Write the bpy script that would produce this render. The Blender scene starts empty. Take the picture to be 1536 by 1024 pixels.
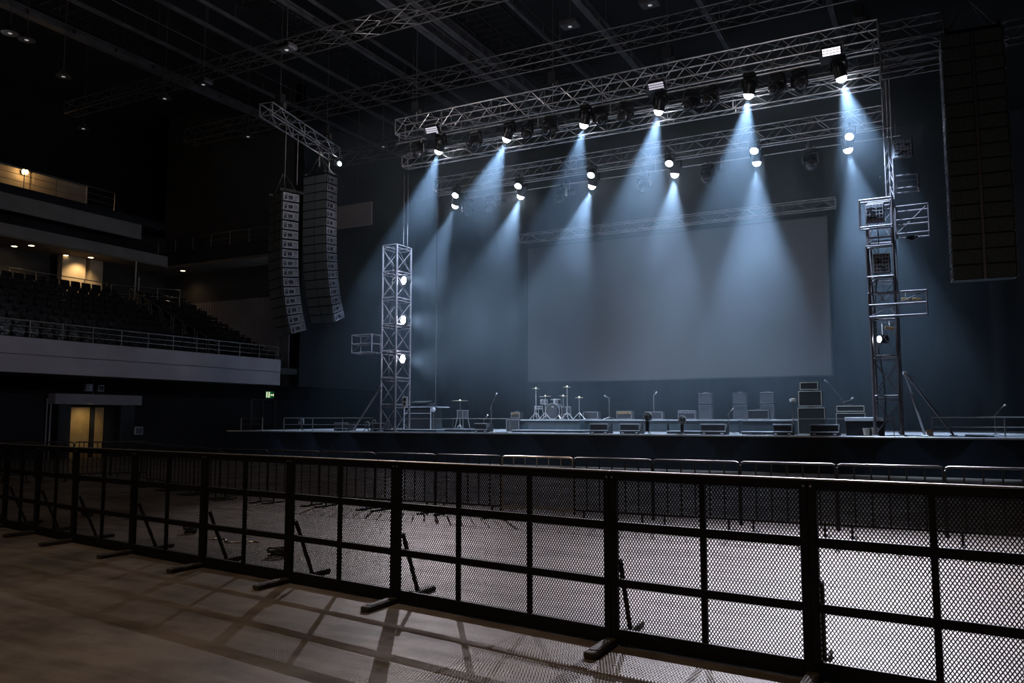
import bpy, math, random
from mathutils import Vector, Matrix, Quaternion
random.seed(7)
C = bpy.context.scene
COL = C.collection
PI = math.pi
rad = math.radians
ORD = ['first','second','third','fourth','fifth','sixth','seventh','eighth','ninth','tenth','eleventh','twelfth','thirteenth','fourteenth','fifteenth','sixteenth','seventeenth','eighteenth','nineteenth','twentieth','twenty-first','twenty-second']

# ------------------------------------------------------------------ camera
FPX, YAW, EYE, HZ = 1230.0, rad(28), 1.7, 627.0
PITCH = math.atan((HZ-512)/FPX)
cam = bpy.data.cameras.new('camera')
cam.sensor_width = 36; cam.sensor_fit = 'HORIZONTAL'; cam.lens = 36*FPX/1536
cam.clip_end = 300
co = bpy.data.objects.new('camera', cam); COL.objects.link(co)
co.location = (0,0,EYE); co.rotation_euler = (PI/2+PITCH, 0, YAW)
C.camera = co
def xat(px, Y):
    """world X of the place that stands Y metres down the hall in the sight line px"""
    a = math.atan((px-768)/(FPX/math.cos(PITCH))) - YAW
    return Y*math.tan(a)
def gnd(px, py, Z=0.0):
    a=(px-768)/FPX; b=(512-py)/FPX
    ca,sa,cp,sp = math.cos(YAW),math.sin(YAW),math.cos(PITCH),math.sin(PITCH)
    d = Vector((-sa*cp,ca*cp,sp)) + a*Vector((ca,sa,0)) + b*Vector((sa*sp,-ca*sp,cp))
    t=(Z-EYE)/d.z
    return Vector((d.x*t, d.y*t, Z))

# ------------------------------------------------------------------ materials
def mat(name, col, rough=0.5, metal=0.0, var=0.0, scale=4.0, emit=None, estr=0.0, spec=0.5, bump=0.0, col2=None):
    m = bpy.data.materials.new(name); m.use_nodes = True
    nt = m.node_tree; b = nt.nodes['Principled BSDF']
    b.inputs['Base Color'].default_value = (*col,1)
    b.inputs['Roughness'].default_value = rough
    b.inputs['Metallic'].default_value = metal
    b.inputs['Specular IOR Level'].default_value = spec
    if var > 0:
        tc = nt.nodes.new('ShaderNodeTexCoord'); n = nt.nodes.new('ShaderNodeTexNoise')
        n.inputs['Scale'].default_value = scale; n.inputs['Detail'].default_value = 5
        r = nt.nodes.new('ShaderNodeValToRGB')
        r.color_ramp.elements[0].position = 0.3; r.color_ramp.elements[1].position = 0.7
        lo = col2 or tuple(c*(1-var) for c in col); hi = tuple(min(1,c*(1+var)) for c in col)
        r.color_ramp.elements[0].color = (*lo,1); r.color_ramp.elements[1].color = (*hi,1)
        nt.links.new(tc.outputs['Object'], n.inputs['Vector'])
        nt.links.new(n.outputs['Fac'], r.inputs['Fac'])
        nt.links.new(r.outputs['Color'], b.inputs['Base Color'])
        if bump > 0:
            bp = nt.nodes.new('ShaderNodeBump'); bp.inputs['Strength'].default_value = bump
            nt.links.new(n.outputs['Fac'], bp.inputs['Height']); nt.links.new(bp.outputs['Normal'], b.inputs['Normal'])
    if emit:
        b.inputs['Emission Color'].default_value = (*emit,1)
        b.inputs['Emission Strength'].default_value = estr
        m.cycles.emission_sampling = 'NONE'
    return m
M = {}
M['black_wall'] = mat('black_wall',(.012,.013,.016),.9,var=.3,scale=.4)
M['drape'] = mat('drape',(.004,.0045,.006),.95,var=.3,scale=1.2)
M['ceil'] = mat('ceiling_black',(.012,.012,.013),.95,var=.3,scale=.5)
M['steel_beam'] = mat('steel_beam',(.13,.125,.13),.55,.3,var=.35,scale=1.5)
M['alu'] = mat('truss_alu',(.52,.5,.5),.38,.85,var=.25,scale=3)
M['alu_dark'] = mat('truss_dark',(.16,.15,.15),.45,.7,var=.3,scale=3)
M['tower_steel'] = mat('tower_steel',(.22,.19,.2),.42,.35,var=.3,scale=3)
M['black_metal'] = mat('black_metal',(.018,.018,.02),.45,.2,var=.3,scale=6)
M['fence_black'] = mat('fence_black',(.007,.007,.008),.45,.0,var=.3,scale=8,spec=.25)
M['mesh_black'] = mat('mesh_black',(.01,.01,.011),.4,.1,var=.3,scale=8,spec=.4)
M['cap_metal'] = mat('rail_cap',(.5,.47,.44),.3,.9,var=.2,scale=5)
M['wood_foot'] = mat('worn_foot',(.05,.042,.032),.55,.1,var=.6,scale=14)
M['fixture'] = mat('fixture_black',(.014,.014,.016),.38,.15,var=.3,scale=10)
M['fixture_grey'] = mat('fixture_grey',(.07,.065,.07),.35,.4,var=.3,scale=10)
M['lens_off'] = mat('lens_off',(.05,.045,.05),.15,.3)
M['lens_on'] = mat('lens_on',(.9,.9,1),.2,emit=(.9,.92,1),estr=30)
M['lens_soft'] = mat('lens_soft',(.8,.8,.9),.3,emit=(.9,.85,1),estr=.45)
M['led_hot'] = mat('led_hot',(.9,.85,.95),.3,emit=(1,.9,1),estr=2.2)
M['warm_on'] = mat('warm_on',(1,.8,.5),.3,emit=(1,.62,.25),estr=14)
M['warm_dn'] = mat('warm_downlight',(1,.8,.5),.3,emit=(1,.75,.42),estr=6)
M['dim_on'] = mat('dim_lamp',(.8,.8,.8),.3,emit=(1,.95,.9),estr=.22)
M['exit_green'] = mat('exit_green',(.02,.3,.12),.4,emit=(.05,.5,.2),estr=.12)
M['exit_white'] = mat('exit_white',(.9,.95,.7),.4,emit=(.9,1,.6),estr=.9)
M['speaker'] = mat('speaker_black',(.028,.029,.03),.6,var=.3,scale=5)
M['grille'] = mat('speaker_grille',(.13,.16,.165),.7,.1,var=.25,scale=30)
M['grille_lit'] = mat('speaker_side',(.17,.165,.19),.5,.2,var=.4,scale=9)
M['rig'] = mat('rigging_steel',(.55,.53,.56),.35,.8,var=.2,scale=9)
M['fascia'] = mat('fascia',(.32,.3,.33),.75,var=.12,scale=.7)
M['gallery_grey'] = mat('gallery_grey',(.22,.2,.18),.8,var=.15,scale=.8)
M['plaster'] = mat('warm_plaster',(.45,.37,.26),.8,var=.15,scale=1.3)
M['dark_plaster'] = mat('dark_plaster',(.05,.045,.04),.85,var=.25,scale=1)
M['soffit'] = mat('soffit',(.16,.13,.1),.85,var=.2,scale=1)
M['tier'] = mat('tier_concrete',(.04,.038,.036),.8,var=.3,scale=2)
M['seat'] = mat('seat_plastic',(.016,.016,.018),.25,var=.3,scale=9)
M['rail'] = mat('hand_rail',(.28,.26,.24),.35,.8,var=.2,scale=5)
M['gold_door'] = mat('gold_door',(.5,.33,.12),.5,var=.15,scale=2.5)
M['stage_skirt'] = mat('stage_skirt',(.016,.027,.045),.85,var=.25,scale=1.5)
M['deck'] = mat('stage_deck',(.4,.4,.42),.45,var=.35,scale=2)
M['deck_edge'] = mat('deck_edge',(.75,.76,.8),.35,.6,var=.15,scale=3)
M['riser'] = mat('riser_front',(.035,.05,.06),.7,var=.2,scale=3)
M['screen'] = mat('projection_screen',(.09,.086,.09),.8,var=.05,scale=.6)
M['tolex'] = mat('amp_tolex',(.02,.021,.024),.6,var=.3,scale=20)
M['amp_grille'] = mat('amp_grille',(.025,.026,.03),.75,var=.3,scale=40)
M['trim_cream'] = mat('cream_piping',(.62,.55,.46),.5)
M['trim_silver'] = mat('silver_piping',(.6,.6,.64),.4,.4)
M['trim_dim'] = mat('dim_piping',(.24,.24,.26),.45,.3)
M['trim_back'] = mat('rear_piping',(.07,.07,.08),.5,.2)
M['amber_panel'] = mat('amber_panel',(.55,.36,.18),.4,.5,var=.4,scale=20)
M['chrome'] = mat('chrome',(.55,.54,.53),.3,.6)
M['cymbal'] = mat('cymbal_brass',(.7,.56,.38),.35,.5)
M['drum_shell'] = mat('drum_shell',(.09,.095,.11),.3,.1,var=.2,scale=5)
M['drum_head'] = mat('drum_head',(.035,.038,.045),.5)
M['white_paint'] = mat('white_board',(.8,.8,.84),.45,var=.06,scale=5)
M['orange'] = mat('orange_plastic',(.75,.35,.06),.5)
M['cable'] = mat('cable_rubber',(.02,.02,.02),.5)
M['board_grey'] = mat('board_grey',(.2,.17,.16),.8,var=.1,scale=1)
M['barrier'] = mat('barrier_steel',(.04,.042,.046),.4,.6,var=.3,scale=5)
M['galv'] = mat('galvanised_tube',(.55,.5,.42),.35,.85,var=.2,scale=6)

def floor_mat():
    m = bpy.data.materials.new('arena_concrete'); m.use_nodes = True
    nt = m.node_tree; N = nt.nodes; L = nt.links; b = N['Principled BSDF']
    tc = N.new('ShaderNodeTexCoord')
    n1 = N.new('ShaderNodeTexNoise'); n1.inputs['Scale'].default_value = .8; n1.inputs['Detail'].default_value = 8; n1.inputs['Roughness'].default_value=.62
    n2 = N.new('ShaderNodeTexNoise'); n2.inputs['Scale'].default_value = 3.2; n2.inputs['Detail'].default_value = 8
    n3 = N.new('ShaderNodeTexNoise'); n3.inputs['Scale'].default_value = 40; n3.inputs['Detail'].default_value = 3
    mp = N.new('ShaderNodeMapping'); mp.inputs['Scale'].default_value = (.35,1.6,1); mp.inputs['Rotation'].default_value=(0,0,.5)
    L.new(tc.outputs['Object'], mp.inputs['Vector'])
    L.new(tc.outputs['Object'], n1.inputs['Vector']); L.new(mp.outputs['Vector'], n2.inputs['Vector']); L.new(tc.outputs['Object'], n3.inputs['Vector'])
    a1 = N.new('ShaderNodeMath'); a1.operation='MULTIPLY_ADD'; a1.inputs[1].default_value=.5
    L.new(n2.outputs['Fac'], a1.inputs[0]); L.new(n1.outputs['Fac'], a1.inputs[2])
    a2 = N.new('ShaderNodeMath'); a2.operation='MULTIPLY_ADD'; a2.inputs[1].default_value=.18
    L.new(n3.outputs['Fac'], a2.inputs[0]); L.new(a1.outputs[0], a2.inputs[2])
    r = N.new('ShaderNodeValToRGB')
    r.color_ramp.elements[0].position=.72; r.color_ramp.elements[0].color=(.1,.08,.064,1)
    r.color_ramp.elements[1].position=.98; r.color_ramp.elements[1].color=(.27,.235,.205,1)
    L.new(a2.outputs[0], r.inputs['Fac']); L.new(r.outputs['Color'], b.inputs['Base Color'])
    rr = N.new('ShaderNodeMapRange'); rr.inputs[1].default_value=.5; rr.inputs[2].default_value=1.1; rr.inputs[3].default_value=.5; rr.inputs[4].default_value=.3; b.inputs['Specular IOR Level'].default_value=.3
    L.new(a1.outputs[0], rr.inputs[0]); L.new(rr.outputs[0], b.inputs['Roughness'])
    bp = N.new('ShaderNodeBump'); bp.inputs['Strength'].default_value=.02; bp.inputs['Distance'].default_value=.01
    L.new(n3.outputs['Fac'], bp.inputs['Height']); L.new(bp.outputs['Normal'], b.inputs['Normal'])
    return m
M['floor'] = floor_mat()

# ------------------------------------------------------------------ mesh builder
class MB:
    def __init__(s): s.v=[]; s.f=[]; s.mi=[]; s.cur=0
    def add(s, vs, fs, mtx=None):
        o=len(s.v)
        for v in vs:
            v=Vector(v)
            if mtx is not None: v=mtx@v
            s.v.append(v)
        for f in fs: s.f.append([o+i for i in f]); s.mi.append(s.cur)
        return s
    def box(s, x0,x1,y0,y1,z0,z1, mtx=None):
        vs=[(x0,y0,z0),(x1,y0,z0),(x1,y1,z0),(x0,y1,z0),(x0,y0,z1),(x1,y0,z1),(x1,y1,z1),(x0,y1,z1)]
        return s.add(vs,[(0,3,2,1),(4,5,6,7),(0,1,5,4),(1,2,6,5),(2,3,7,6),(3,0,4,7)],mtx)
    def bev(s, x0,x1,y0,y1,z0,z1,b=.01,mtx=None):
        """box with its vertical and horizontal edges chamfered"""
        vs=[];fs=[]
        lv=[(z0,b),(z0+b,0),(z1-b,0),(z1,b)]
        for z,i in lv:
            X0,X1,Y0,Y1=x0+i,x1-i,y0+i,y1-i
            vs+=[(X0+b,Y0,z),(X1-b,Y0,z),(X1,Y0+b,z),(X1,Y1-b,z),(X1-b,Y1,z),(X0+b,Y1,z),(X0,Y1-b,z),(X0,Y0+b,z)]
        for k in range(3):
            for i in range(8):
                j=(i+1)%8; fs.append((k*8+i,k*8+j,k*8+8+j,k*8+8+i))
        fs.append(tuple(range(7,-1,-1))); fs.append(tuple(range(24,32)))
        return s.add(vs,fs,mtx)
    def tube(s,p,q,r,n=6,r2=None,cap=True):
        p=Vector(p);q=Vector(q);d=q-p
        if d.length<1e-6: return s
        r2=r if r2 is None else r2
        z=d.normalized(); x=z.orthogonal().normalized(); y=z.cross(x)
        vs=[];fs=[]
        for c,rr in ((p,r),(q,r2)):
            for i in range(n):
                a=2*PI*i/n; vs.append(c+x*(math.cos(a)*rr)+y*(math.sin(a)*rr))
        for i in range(n):
            j=(i+1)%n; fs.append((i,j,n+j,n+i))
        if cap: fs.append(tuple(range(n-1,-1,-1))); fs.append(tuple(range(n,2*n)))
        return s.add(vs,fs)
    def path(s,pts,r,n=6):
        pts=[Vector(p) for p in pts]; vs=[];fs=[]
        for k,p in enumerate(pts):
            d=(pts[min(k+1,len(pts)-1)]-pts[max(k-1,0)]).normalized()
            ref=Vector((0,0,1)) if abs(d.z)<.9 else Vector((1,0,0))
            x=d.cross(ref).normalized(); y=x.cross(d)
            for i in range(n):
                a=2*PI*i/n; vs.append(p+x*(math.cos(a)*r)+y*(math.sin(a)*r))
        for k in range(len(pts)-1):
            for i in range(n):
                j=(i+1)%n; fs.append((k*n+i,k*n+j,k*n+n+j,k*n+n+i))
        fs.append(tuple(range(n-1,-1,-1))); e=(len(pts)-1)*n; fs.append(tuple(range(e,e+n)))
        return s.add(vs,fs)
    def lathe(s,prof,n=16,mtx=None):
        """prof: (radius, z) from bottom to top; a radius of 0 closes it"""
        vs=[];fs=[]
        for rr,z in prof:
            for i in range(n):
                a=2*PI*i/n; vs.append((math.cos(a)*max(rr,1e-4),math.sin(a)*max(rr,1e-4),z))
        for k in range(len(prof)-1):
            for i in range(n):
                j=(i+1)%n; fs.append((k*n+i,k*n+j,k*n+n+j,k*n+n+i))
        fs.append(tuple(range(n-1,-1,-1))); e=(len(prof)-1)*n; fs.append(tuple(range(e,e+n)))
        return s.add(vs,fs,mtx)
    def prism(s,poly,y0,y1,mtx=None):
        """poly in x,z extruded along y"""
        n=len(poly); vs=[(x,y0,z) for x,z in poly]+[(x,y1,z) for x,z in poly]
        fs=[tuple(range(n)),tuple(range(2*n-1,n-1,-1))]
        for i in range(n):
            j=(i+1)%n; fs.append((j,i,n+i,n+j))
        return s.add(vs,fs,mtx)
    def build(s,name,m,parent=None,loc=(0,0,0),rot=None,smooth=False):
        me=bpy.data.meshes.new(name); me.from_pydata([tuple(v) for v in s.v],[],s.f)
        ms = m if isinstance(m,(list,tuple)) else [m]
        for k in ms: me.materials.append(M[k])
        if len(ms)>1: me.polygons.foreach_set('material_index',s.mi)
        if smooth:
            me.polygons.foreach_set('use_smooth',[True]*len(me.polygons))
            try: me.set_sharp_from_angle(angle=rad(40))
            except Exception: pass
        me.update()
        o=bpy.data.objects.new(name,me); COL.objects.link(o)
        o.location=loc
        if rot is not None: o.rotation_euler=rot
        if parent is not None: o.parent=parent
        return o
def tag(o,label,cat,group=None,kind=None):
    o['label']=label; o['category']=cat
    if group: o['group']=group
    if kind: o['kind']=kind
    return o
def thing(name,label,cat,loc=(0,0,0),rz=0,group=None):
    o=bpy.data.objects.new(name,None); COL.objects.link(o); o.empty_display_size=.2
    o.location=loc; o.rotation_euler=(0,0,rz)
    return tag(o,label,cat,group)
def struct(name,mb,m,label=None,loc=(0,0,0)):
    o=mb.build(name,m,loc=loc); o['kind']='structure'
    o['label']=label or name.replace('_',' '); o['category']='setting'
    return o
def dup(o,loc=None,rz=None,label=None,group=None,parent=None):
    c=o.copy(); COL.objects.link(c)
    if parent is not None: c.parent=parent
    if loc is not None: c.location=loc
    if rz is not None: c.rotation_euler=(0,0,rz)
    if label: c['label']=label
    if group: c['group']=group
    for ch in list(o.children): dup(ch,parent=c)
    return c
def light(name,kind,loc,energy,col=(1,1,1),**k):
    l=bpy.data.lights.new(name,kind); l.energy=energy; l.color=col
    aim=k.pop('aim',None); d=k.pop('dir',None)
    for a,v in k.items(): setattr(l,a,v)
    o=bpy.data.objects.new(name,l); COL.objects.link(o); o.location=loc
    if aim is not None: d=Vector(aim)-Vector(loc)
    if d is not None: o.rotation_euler=Vector(d).to_track_quat('-Z','Y').to_euler()
    return o

# ================================================================== SETTING
b=MB(); b.box(-46,16,-6,46,-.2,0); struct('floor',b,'floor','polished grey brown concrete arena floor')
b=MB(); b.box(-46,16,-6,46,20,20.3); struct('ceiling',b,'ceil','black arena ceiling above the steel grid')
b=MB(); b.box(-46,16,45,45.4,0,20)
struct('wall_back',b,'black_wall','black rear wall behind the stage')
b=MB(); b.box(15.6,16,-6,45,0,20); struct('wall_right',b,'black_wall','black side wall beyond the stage')
b=MB(); b.box(-45.6,-45.2,-6,45,0,20); struct('wall_left',b,'black_wall','black outer wall behind the balcony')
b=MB(); b.box(-33.4,-33,-6,21.86,0,3.4); b.box(-33.4,-33,23.75,45,0,3.4); b.box(-33.4,-33,21.86,23.75,2.2,3.4)
struct('wall_under_balcony',b,'black_wall','black wall under the balcony with the doorway')
b=MB(); b.box(-31,-30.6,33,45,3.4,20); struct('wall_stage_side',b,'black_wall','black return wall beside the stage wing')
# pleated black valance under the balcony
b=MB(); ys=[-2+i*.09 for i in range(int(39/.09))]
vs=[];fs=[]
for i,y in enumerate(ys):
    x=-32.9+(.05 if i%2 else 0)+.02*math.sin(i*1.7)
    vs+=[(x,y,2.72),(x,y,3.38)]
    if i: k=2*i; fs.append((k-2,k,k+1,k-1))
b.add(vs,fs)
tag(b.build('valance_drape','drape'),'pleated black valance hanging along the wall under the balcony','drape')
# black back drape behind the screen, pleated
b=MB(); vs=[];fs=[]; n=0; x=-30.4
while x<15.4:
    y=42.2+.09*math.sin(n*1.05)+.06*math.sin(n*.37)
    vs+=[(x,y,1.1),(x,y,15.5)]
    if n: k=2*n; fs.append((k-2,k,k+1,k-1))
    n+=1; x+=.22
b.add(vs,fs)
tag(b.build('back_drape','drape',smooth=True),'black pleated drape hanging across the back of the stage','drape')

# ------------------------------------------------------------------ balcony
b=MB(); b.box(-33,-30.02,10,31.2,3.4,4.3)
NR=9; RX,RZ=.85,.41
for r in range(NR):
    x1=-30.02-RX*r if r else -30.02
    b.box(-30.45-RX*(r+1),-30.45-RX*r,10,33,4.0,4.3+RZ*r)
b.box(-41,-30.45-RX*NR,10,33,4.0,4.3+RZ*(NR-1)+.1)
struct('balcony_floor',b,'tier','stepped dark concrete balcony floor')
b=MB(); b.bev(-30.02,-29.9,10,31.2,3.36,4.02,.015); b.bev(-30.02,-29.885,10,31.2,4.04,4.66,.015); b.box(-30.05,-29.95,10,31.2,4.0,4.06)
struct('trim_1',b,'fascia','pale grey balcony front fascia in two bands')
def railing(name,label,p0,p1,n,h,mats='rail',mids=2,r=.022):
    p0=Vector(p0);p1=Vector(p1); L=(p1-p0).length; a=math.atan2((p1-p0).y,(p1-p0).x)
    t=thing(name,label,'railing',p0,a)
    MB().tube((0,0,h),(L,0,h),r,8).build('top_rail',mats,t,smooth=True)
    for k in range(mids):
        z=h*(k+1)/(mids+1); MB().tube((0,0,z),(L,0,z),r*.6,6).build('mid_rail',mats,t,smooth=True)
    for i in range(n+1):
        MB().tube((L*i/n,0,0),(L*i/n,0,h),r*.9,6).build('post',mats,t,smooth=True)
    return t
railing('balcony_railing','thin steel railing along the front edge of the balcony',(-30.0,13.2,4.66),(-30.0,31.1,4.66),14,.64)
# seats
def seat_mesh():
    b=MB()
    b.bev(-.24,.24,-.07,.0,.38,.84,.02,Matrix.Rotation(rad(-10),4,'X'))    # back, facing -y local... front is -y
    b.bev(-.21,.21,-.36,-.02,.40,.47,.02,Matrix.Translation((0,-.02,0))@Matrix.Rotation(rad(-32),4,'X')@Matrix.Translation((0,.16,.05)))
    for s in (-1,1):
        b.bev(s*.25-.02,s*.25+.02,-.36,.02,.58,.62,.008)
        b.box(s*.25-.018,s*.25+.018,-.2,-.1,0,.58)
    return b
proto=None; SEATN=0
def put_seat(x,y,z,label,group):
    global proto,SEATN
    SEATN+=1
    if proto is None:
        proto=seat_mesh().build('auditorium_seat','seat')
        tag(proto,label,'seat',group); o=proto
    else: o=dup(proto,label=label,group=group)
    o.location=(x,y,z); o.rotation_euler=(0,0,rad(90))
    return o
for r in range(NR):
    x=-30.45-RX*r-.48; z=4.3+RZ*r
    rl=('front' if r==0 else ORD[r]) 
    y=max(13,-x/1.79-.3)-random.uniform(0,.5); 
    while y<27.3:
        put_seat(x,y,z,f'black tip-up seat in the {rl} balcony row on the near side of the aisle',f'{rl} balcony row near seats'); y+=.56
    y=28.85
    while y<31.8:
        put_seat(x,y,z,f'black tip-up seat in the {rl} balcony row beyond the aisle handrails',f'{rl} balcony row far seats'); y+=.56
# aisle handrails (inverted U), one per tier step
hp=None
for r in range(8):
    x=-30.75-RX*r; z=4.3+RZ*r
    if hp is None:
        hp=thing('aisle_handrail','x','handrail',(x,27.95,z),0)
        MB().path([(0,0,0),(0,0,.86),(-.03,0,.92),(-.09,0,.96),(-.6,0,1.22),(-.66,0,1.22),(-.68,0,1.16),(-.68,0,.41)],.024,6).build('loop',"rail",hp,smooth=True)
        MB().tube((0,0,.5),(-.68,0,.85),.016,6).build('mid_rail','rail',hp,smooth=True)
        o=hp
    else: o=dup(hp,(x,27.95,z))
    o['label']=f'small bent steel handrail at the {ORD[r]} step of the balcony aisle counted from the front'
    o['group']='aisle handrails'
railing('rear_railing','dark rail behind the top row of balcony seats',(-38.2,16,7.65),(-38.2,27.2,7.65),9,1.0,'rail',1)
railing('stair_railing','sloping rail running from the lit pillars down the balcony end',(-38.4,27.6,7.75),(-36.8,30.6,7.45),3,.9,'rail',1)
t=thing('standpipe','tall thin pale pole rising at the head of the balcony aisle','pole',(-38.3,28.95,7.6)); MB().tube((0,0,0),(0,0,2.5),.05,8).build('pipe','rail',t,smooth=True); MB().tube((0,.22,0),(0,.22,1.7),.04,8).build('pipe','rail',t,smooth=True)
# rear concourse wall, lit panels
b=MB(); b.box(-41.3,-41,10,25.9,7.6,12.4); b.box(-41.3,-41,28.4,33,7.6,12.4); b.box(-45,-44.7,25,29,7.6,12.4)
struct('wall_concourse',b,'dark_plaster','dark wall behind the balcony seats')
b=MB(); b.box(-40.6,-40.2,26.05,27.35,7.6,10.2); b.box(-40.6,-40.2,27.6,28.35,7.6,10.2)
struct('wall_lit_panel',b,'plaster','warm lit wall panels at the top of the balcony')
# upper gallery slabs over the seats
b=MB(); b.box(-45,-38.6,10,31.2,10.15,10.25); struct('balcony_soffit',b,'soffit','brown soffit over the balcony seats')
b=MB(); b.box(-38.75,-38.6,10,31.2,10.25,10.78); struct('trim_2',b,'gallery_grey','grey lower gallery fascia')
b=MB(); b.box(-39.9,-39.6,10,31.2,10.78,11.45); struct('wall_gallery_recess',b,'black_wall','dark recess between the gallery fascias')
b=MB(); b.box(-38.9,-38.7,10,29.5,11.45,12.25); struct('trim_3',b,'gallery_grey','grey upper gallery fascia')
b=MB(); b.box(-42,-38.8,10,31.2,12.25,12.7); struct('gallery_floor',b,'black_wall','dark upper gallery floor')
b=MB(); b.box(-41.3,-41,10,24.6,12.7,14.25); b.box(-41.3,-41,24.75,27.8,12.7,14.25); struct('wall_gallery',b,'plaster','plaster wall behind the upper gallery')
railing('gallery_railing','rail on the upper gallery in front of the glowing wall lamp',(-39,15,12.7),(-39,28,12.7),8,1.0,'rail',2)
t=thing('wall_sconce','glowing warm wall lamp on the upper gallery','lamp',(-40.95,24.2,14.1))
MB().bev(-.05,.06,-.12,.12,-.1,.1,.02).build('back_plate','fixture',t)
MB().lathe([(.02,-.14),(.12,-.1),(.15,0),(.12,.1),(.02,.14)],12,Matrix.Translation((.18,0,0))).build('globe','warm_on',t,smooth=True)
light('gallery_lamp_light','POINT',(-40.4,24.2,14.05),14,(1,.6,.25),shadow_soft_size=.12)
# end gallery (runs along X at the corner)
b=MB(); b.box(-41.2,-30.6,31.2,33,10.25,11.0); struct('trim_4',b,'black_wall','dark end gallery front')
b=MB(); b.box(-41.2,-30.6,31.25,33,10.1,10.25); struct('end_gallery_soffit',b,'soffit','brown soffit under the end gallery')
b=MB(); b.box(-41.2,-30.6,33,33.3,3.4,20); struct('wall_end',b,'dark_plaster','dark end wall beside the balcony')
railing('end_gallery_railing','pale top rail on the end gallery above the corner downlights',(-40.9,31.25,11.0),(-31.0,31.25,11.0),7,.72,'rail',1)
b=MB()
for i in range(44): 
    x=-40.2+i*.21; b.bev(x,x+.17,32.9,32.99,4.3,8.3,.015)
tag(b.build('wall_panelling','board_grey'),'vertical slat panelling on the dark wall at the balcony end','panelling')
# downlights
dl=None
for i,(x,y,w) in enumerate([(-39.4,23.9,'nearest the camera side'),(-40.3,23.6,'deepest under the gallery'),(-40.2,26.2,'just before the lit pillar panels'),(-39.6,27.2,'above the lit pillar panels')]):
    if dl is None:
        dl=thing('downlight','x','downlight',(x,y,10.15)); 
        MB().lathe([(.17,-.03),(.17,.0),(.13,.0)],14).build('trim_ring','fixture',dl); MB().lathe([(.0,-.035),(.13,-.035),(.13,-.005)],14).build('lens','warm_dn',dl); o=dl
    else: o=dup(dl,(x,y,10.15))
    o['label']='warm recessed downlight in the balcony soffit, '+w; o['group']='balcony soffit downlights'
for x,w in ((xat(208,32),'nearer the room corner'),(xat(266,32),'farther from the room corner')):
    o=dup(dl,(x,32,10.1)); o['label']='warm recessed downlight under the end gallery, '+w; o['group']='end gallery downlights'
light('downlight_glow','SPOT',(-39.5,26.9,10.08),170,(1,.68,.34),dir=(-.3,0,-1),spot_size=rad(110),spot_blend=.8,shadow_soft_size=.1)
light('downlight_glow','SPOT',(-39.6,23.7,10.08),80,(1,.68,.34),dir=(0,0,-1),spot_size=rad(130),spot_blend=.8,shadow_soft_size=.1)
light('downlight_glow','SPOT',(xat(208,32),32,10.05),40,(1,.7,.4),dir=(0,0,-1),spot_size=rad(130),spot_blend=.8,shadow_soft_size=.1)
light('downlight_glow','SPOT',(xat(266,32),32,10.05),40,(1,.7,.4),dir=(0,0,-1),spot_size=rad(130),spot_blend=.8,shadow_soft_size=.1)
# hanging grey board + cable
t=thing('hanging_panel','grey rectangular panel hanging in the dark beside the speaker hang','panel',(-26.8,33,11.55),0)
MB().bev(-1.15,1.15,-.05,.05,0,1.2,.01).build('board','board_grey',t); MB().tube((.2,0,1.2),(.2,0,6.5),.012,5).build('cable','alu_dark',t)

# ------------------------------------------------------------------ doorway under the balcony
t=thing('entrance_header','grey box header above the golden doors','header',(-32.98,21.05,2.28))
MB().bev(0,.5,0,4.12,0,.44,.015).build('casing','fascia',t)
for k,(y0,y1,hd) in enumerate([(21.92,23.03,True),(23.22,23.7,False)]):
    t=thing('golden_door','x','door',(-33.1,y0,0))
    t['label']='golden brown door leaf with dark handle under the grey header' if hd else 'narrower golden brown door leaf beyond the dark mullion'
    MB().bev(-.03,.03,0,y1-y0,0.01,2.18,.006).build('leaf','gold_door',t)
    if hd:
        h=MB(); h.bev(.03,.045,.05,.11,.95,1.15,.004); h.tube((.07,.08,1.1),(.07,.2,1.1),.011,6); h.tube((.04,.08,1.1),(.07,.08,1.1),.011,6); h.build('handle','black_metal',t)
b=MB(); b.box(-33.12,-32.97,23.03,23.2,0,2.2); struct('door_mullion',b,'black_wall','dark mullion between the golden doors')
for y,w,lab in ((21.3,.55,'dark side panel before the golden doors'),(24.2,.7,'dark side panel beyond the golden doors')):
    tag(MB().bev(-32.99,-32.6,y,y+w,0,2.27,.01).build('door_surround','black_metal'),lab,'panel')
light('vestibule_lamp','SPOT',(-32.2,22.6,2.25),22,(1,.78,.45),aim=(-33.1,22.7,.7),spot_size=rad(120),spot_blend=.9,shadow_soft_size=.15)
t=thing('wall_speaker','small white wall speaker above the grey door header','speaker',(-32.75,22.65,2.86)); MB().bev(-.12,.12,-.17,.17,0,.32,.03).build('case','white_paint',t); MB().lathe([(.03,.12),(.09,.125),(.09,.14),(.03,.14)],12,Matrix.Translation((0,.02,.16))@Matrix.Rotation(PI/2,4,'Y')).build('cone','trim_silver',t)
t=thing('wall_monitor','small black boxed unit with pale rim above the grey header','speaker',(-32.75,23.22,2.86)); MB().bev(-.1,.1,-.15,.15,0,.28,.02).build('case','trim_silver',t); MB().box(.1,.105,-.11,.11,.04,.24).build('face','black_metal',t)
t=thing('conduit_pole','thin twin pole between the two small wall units','pole',(-32.8,22.95,2.72)); MB().tube((0,0,0),(0,0,.7),.02,6).build('pipe','rail',t); MB().tube((0,.17,.3),(0,.17,.7),.016,6).build('pipe','rail',t)
t=thing('door_pole','tall thin pale twin pole standing before the golden doors','pole',(-32.5,20.72,0)); MB().tube((0,0,0),(0,0,2.5),.025,6).build('pipe','fascia',t); MB().tube((0,.16,0),(.0,.16,2.3),.03,6).build('pipe','fascia',t)
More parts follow.
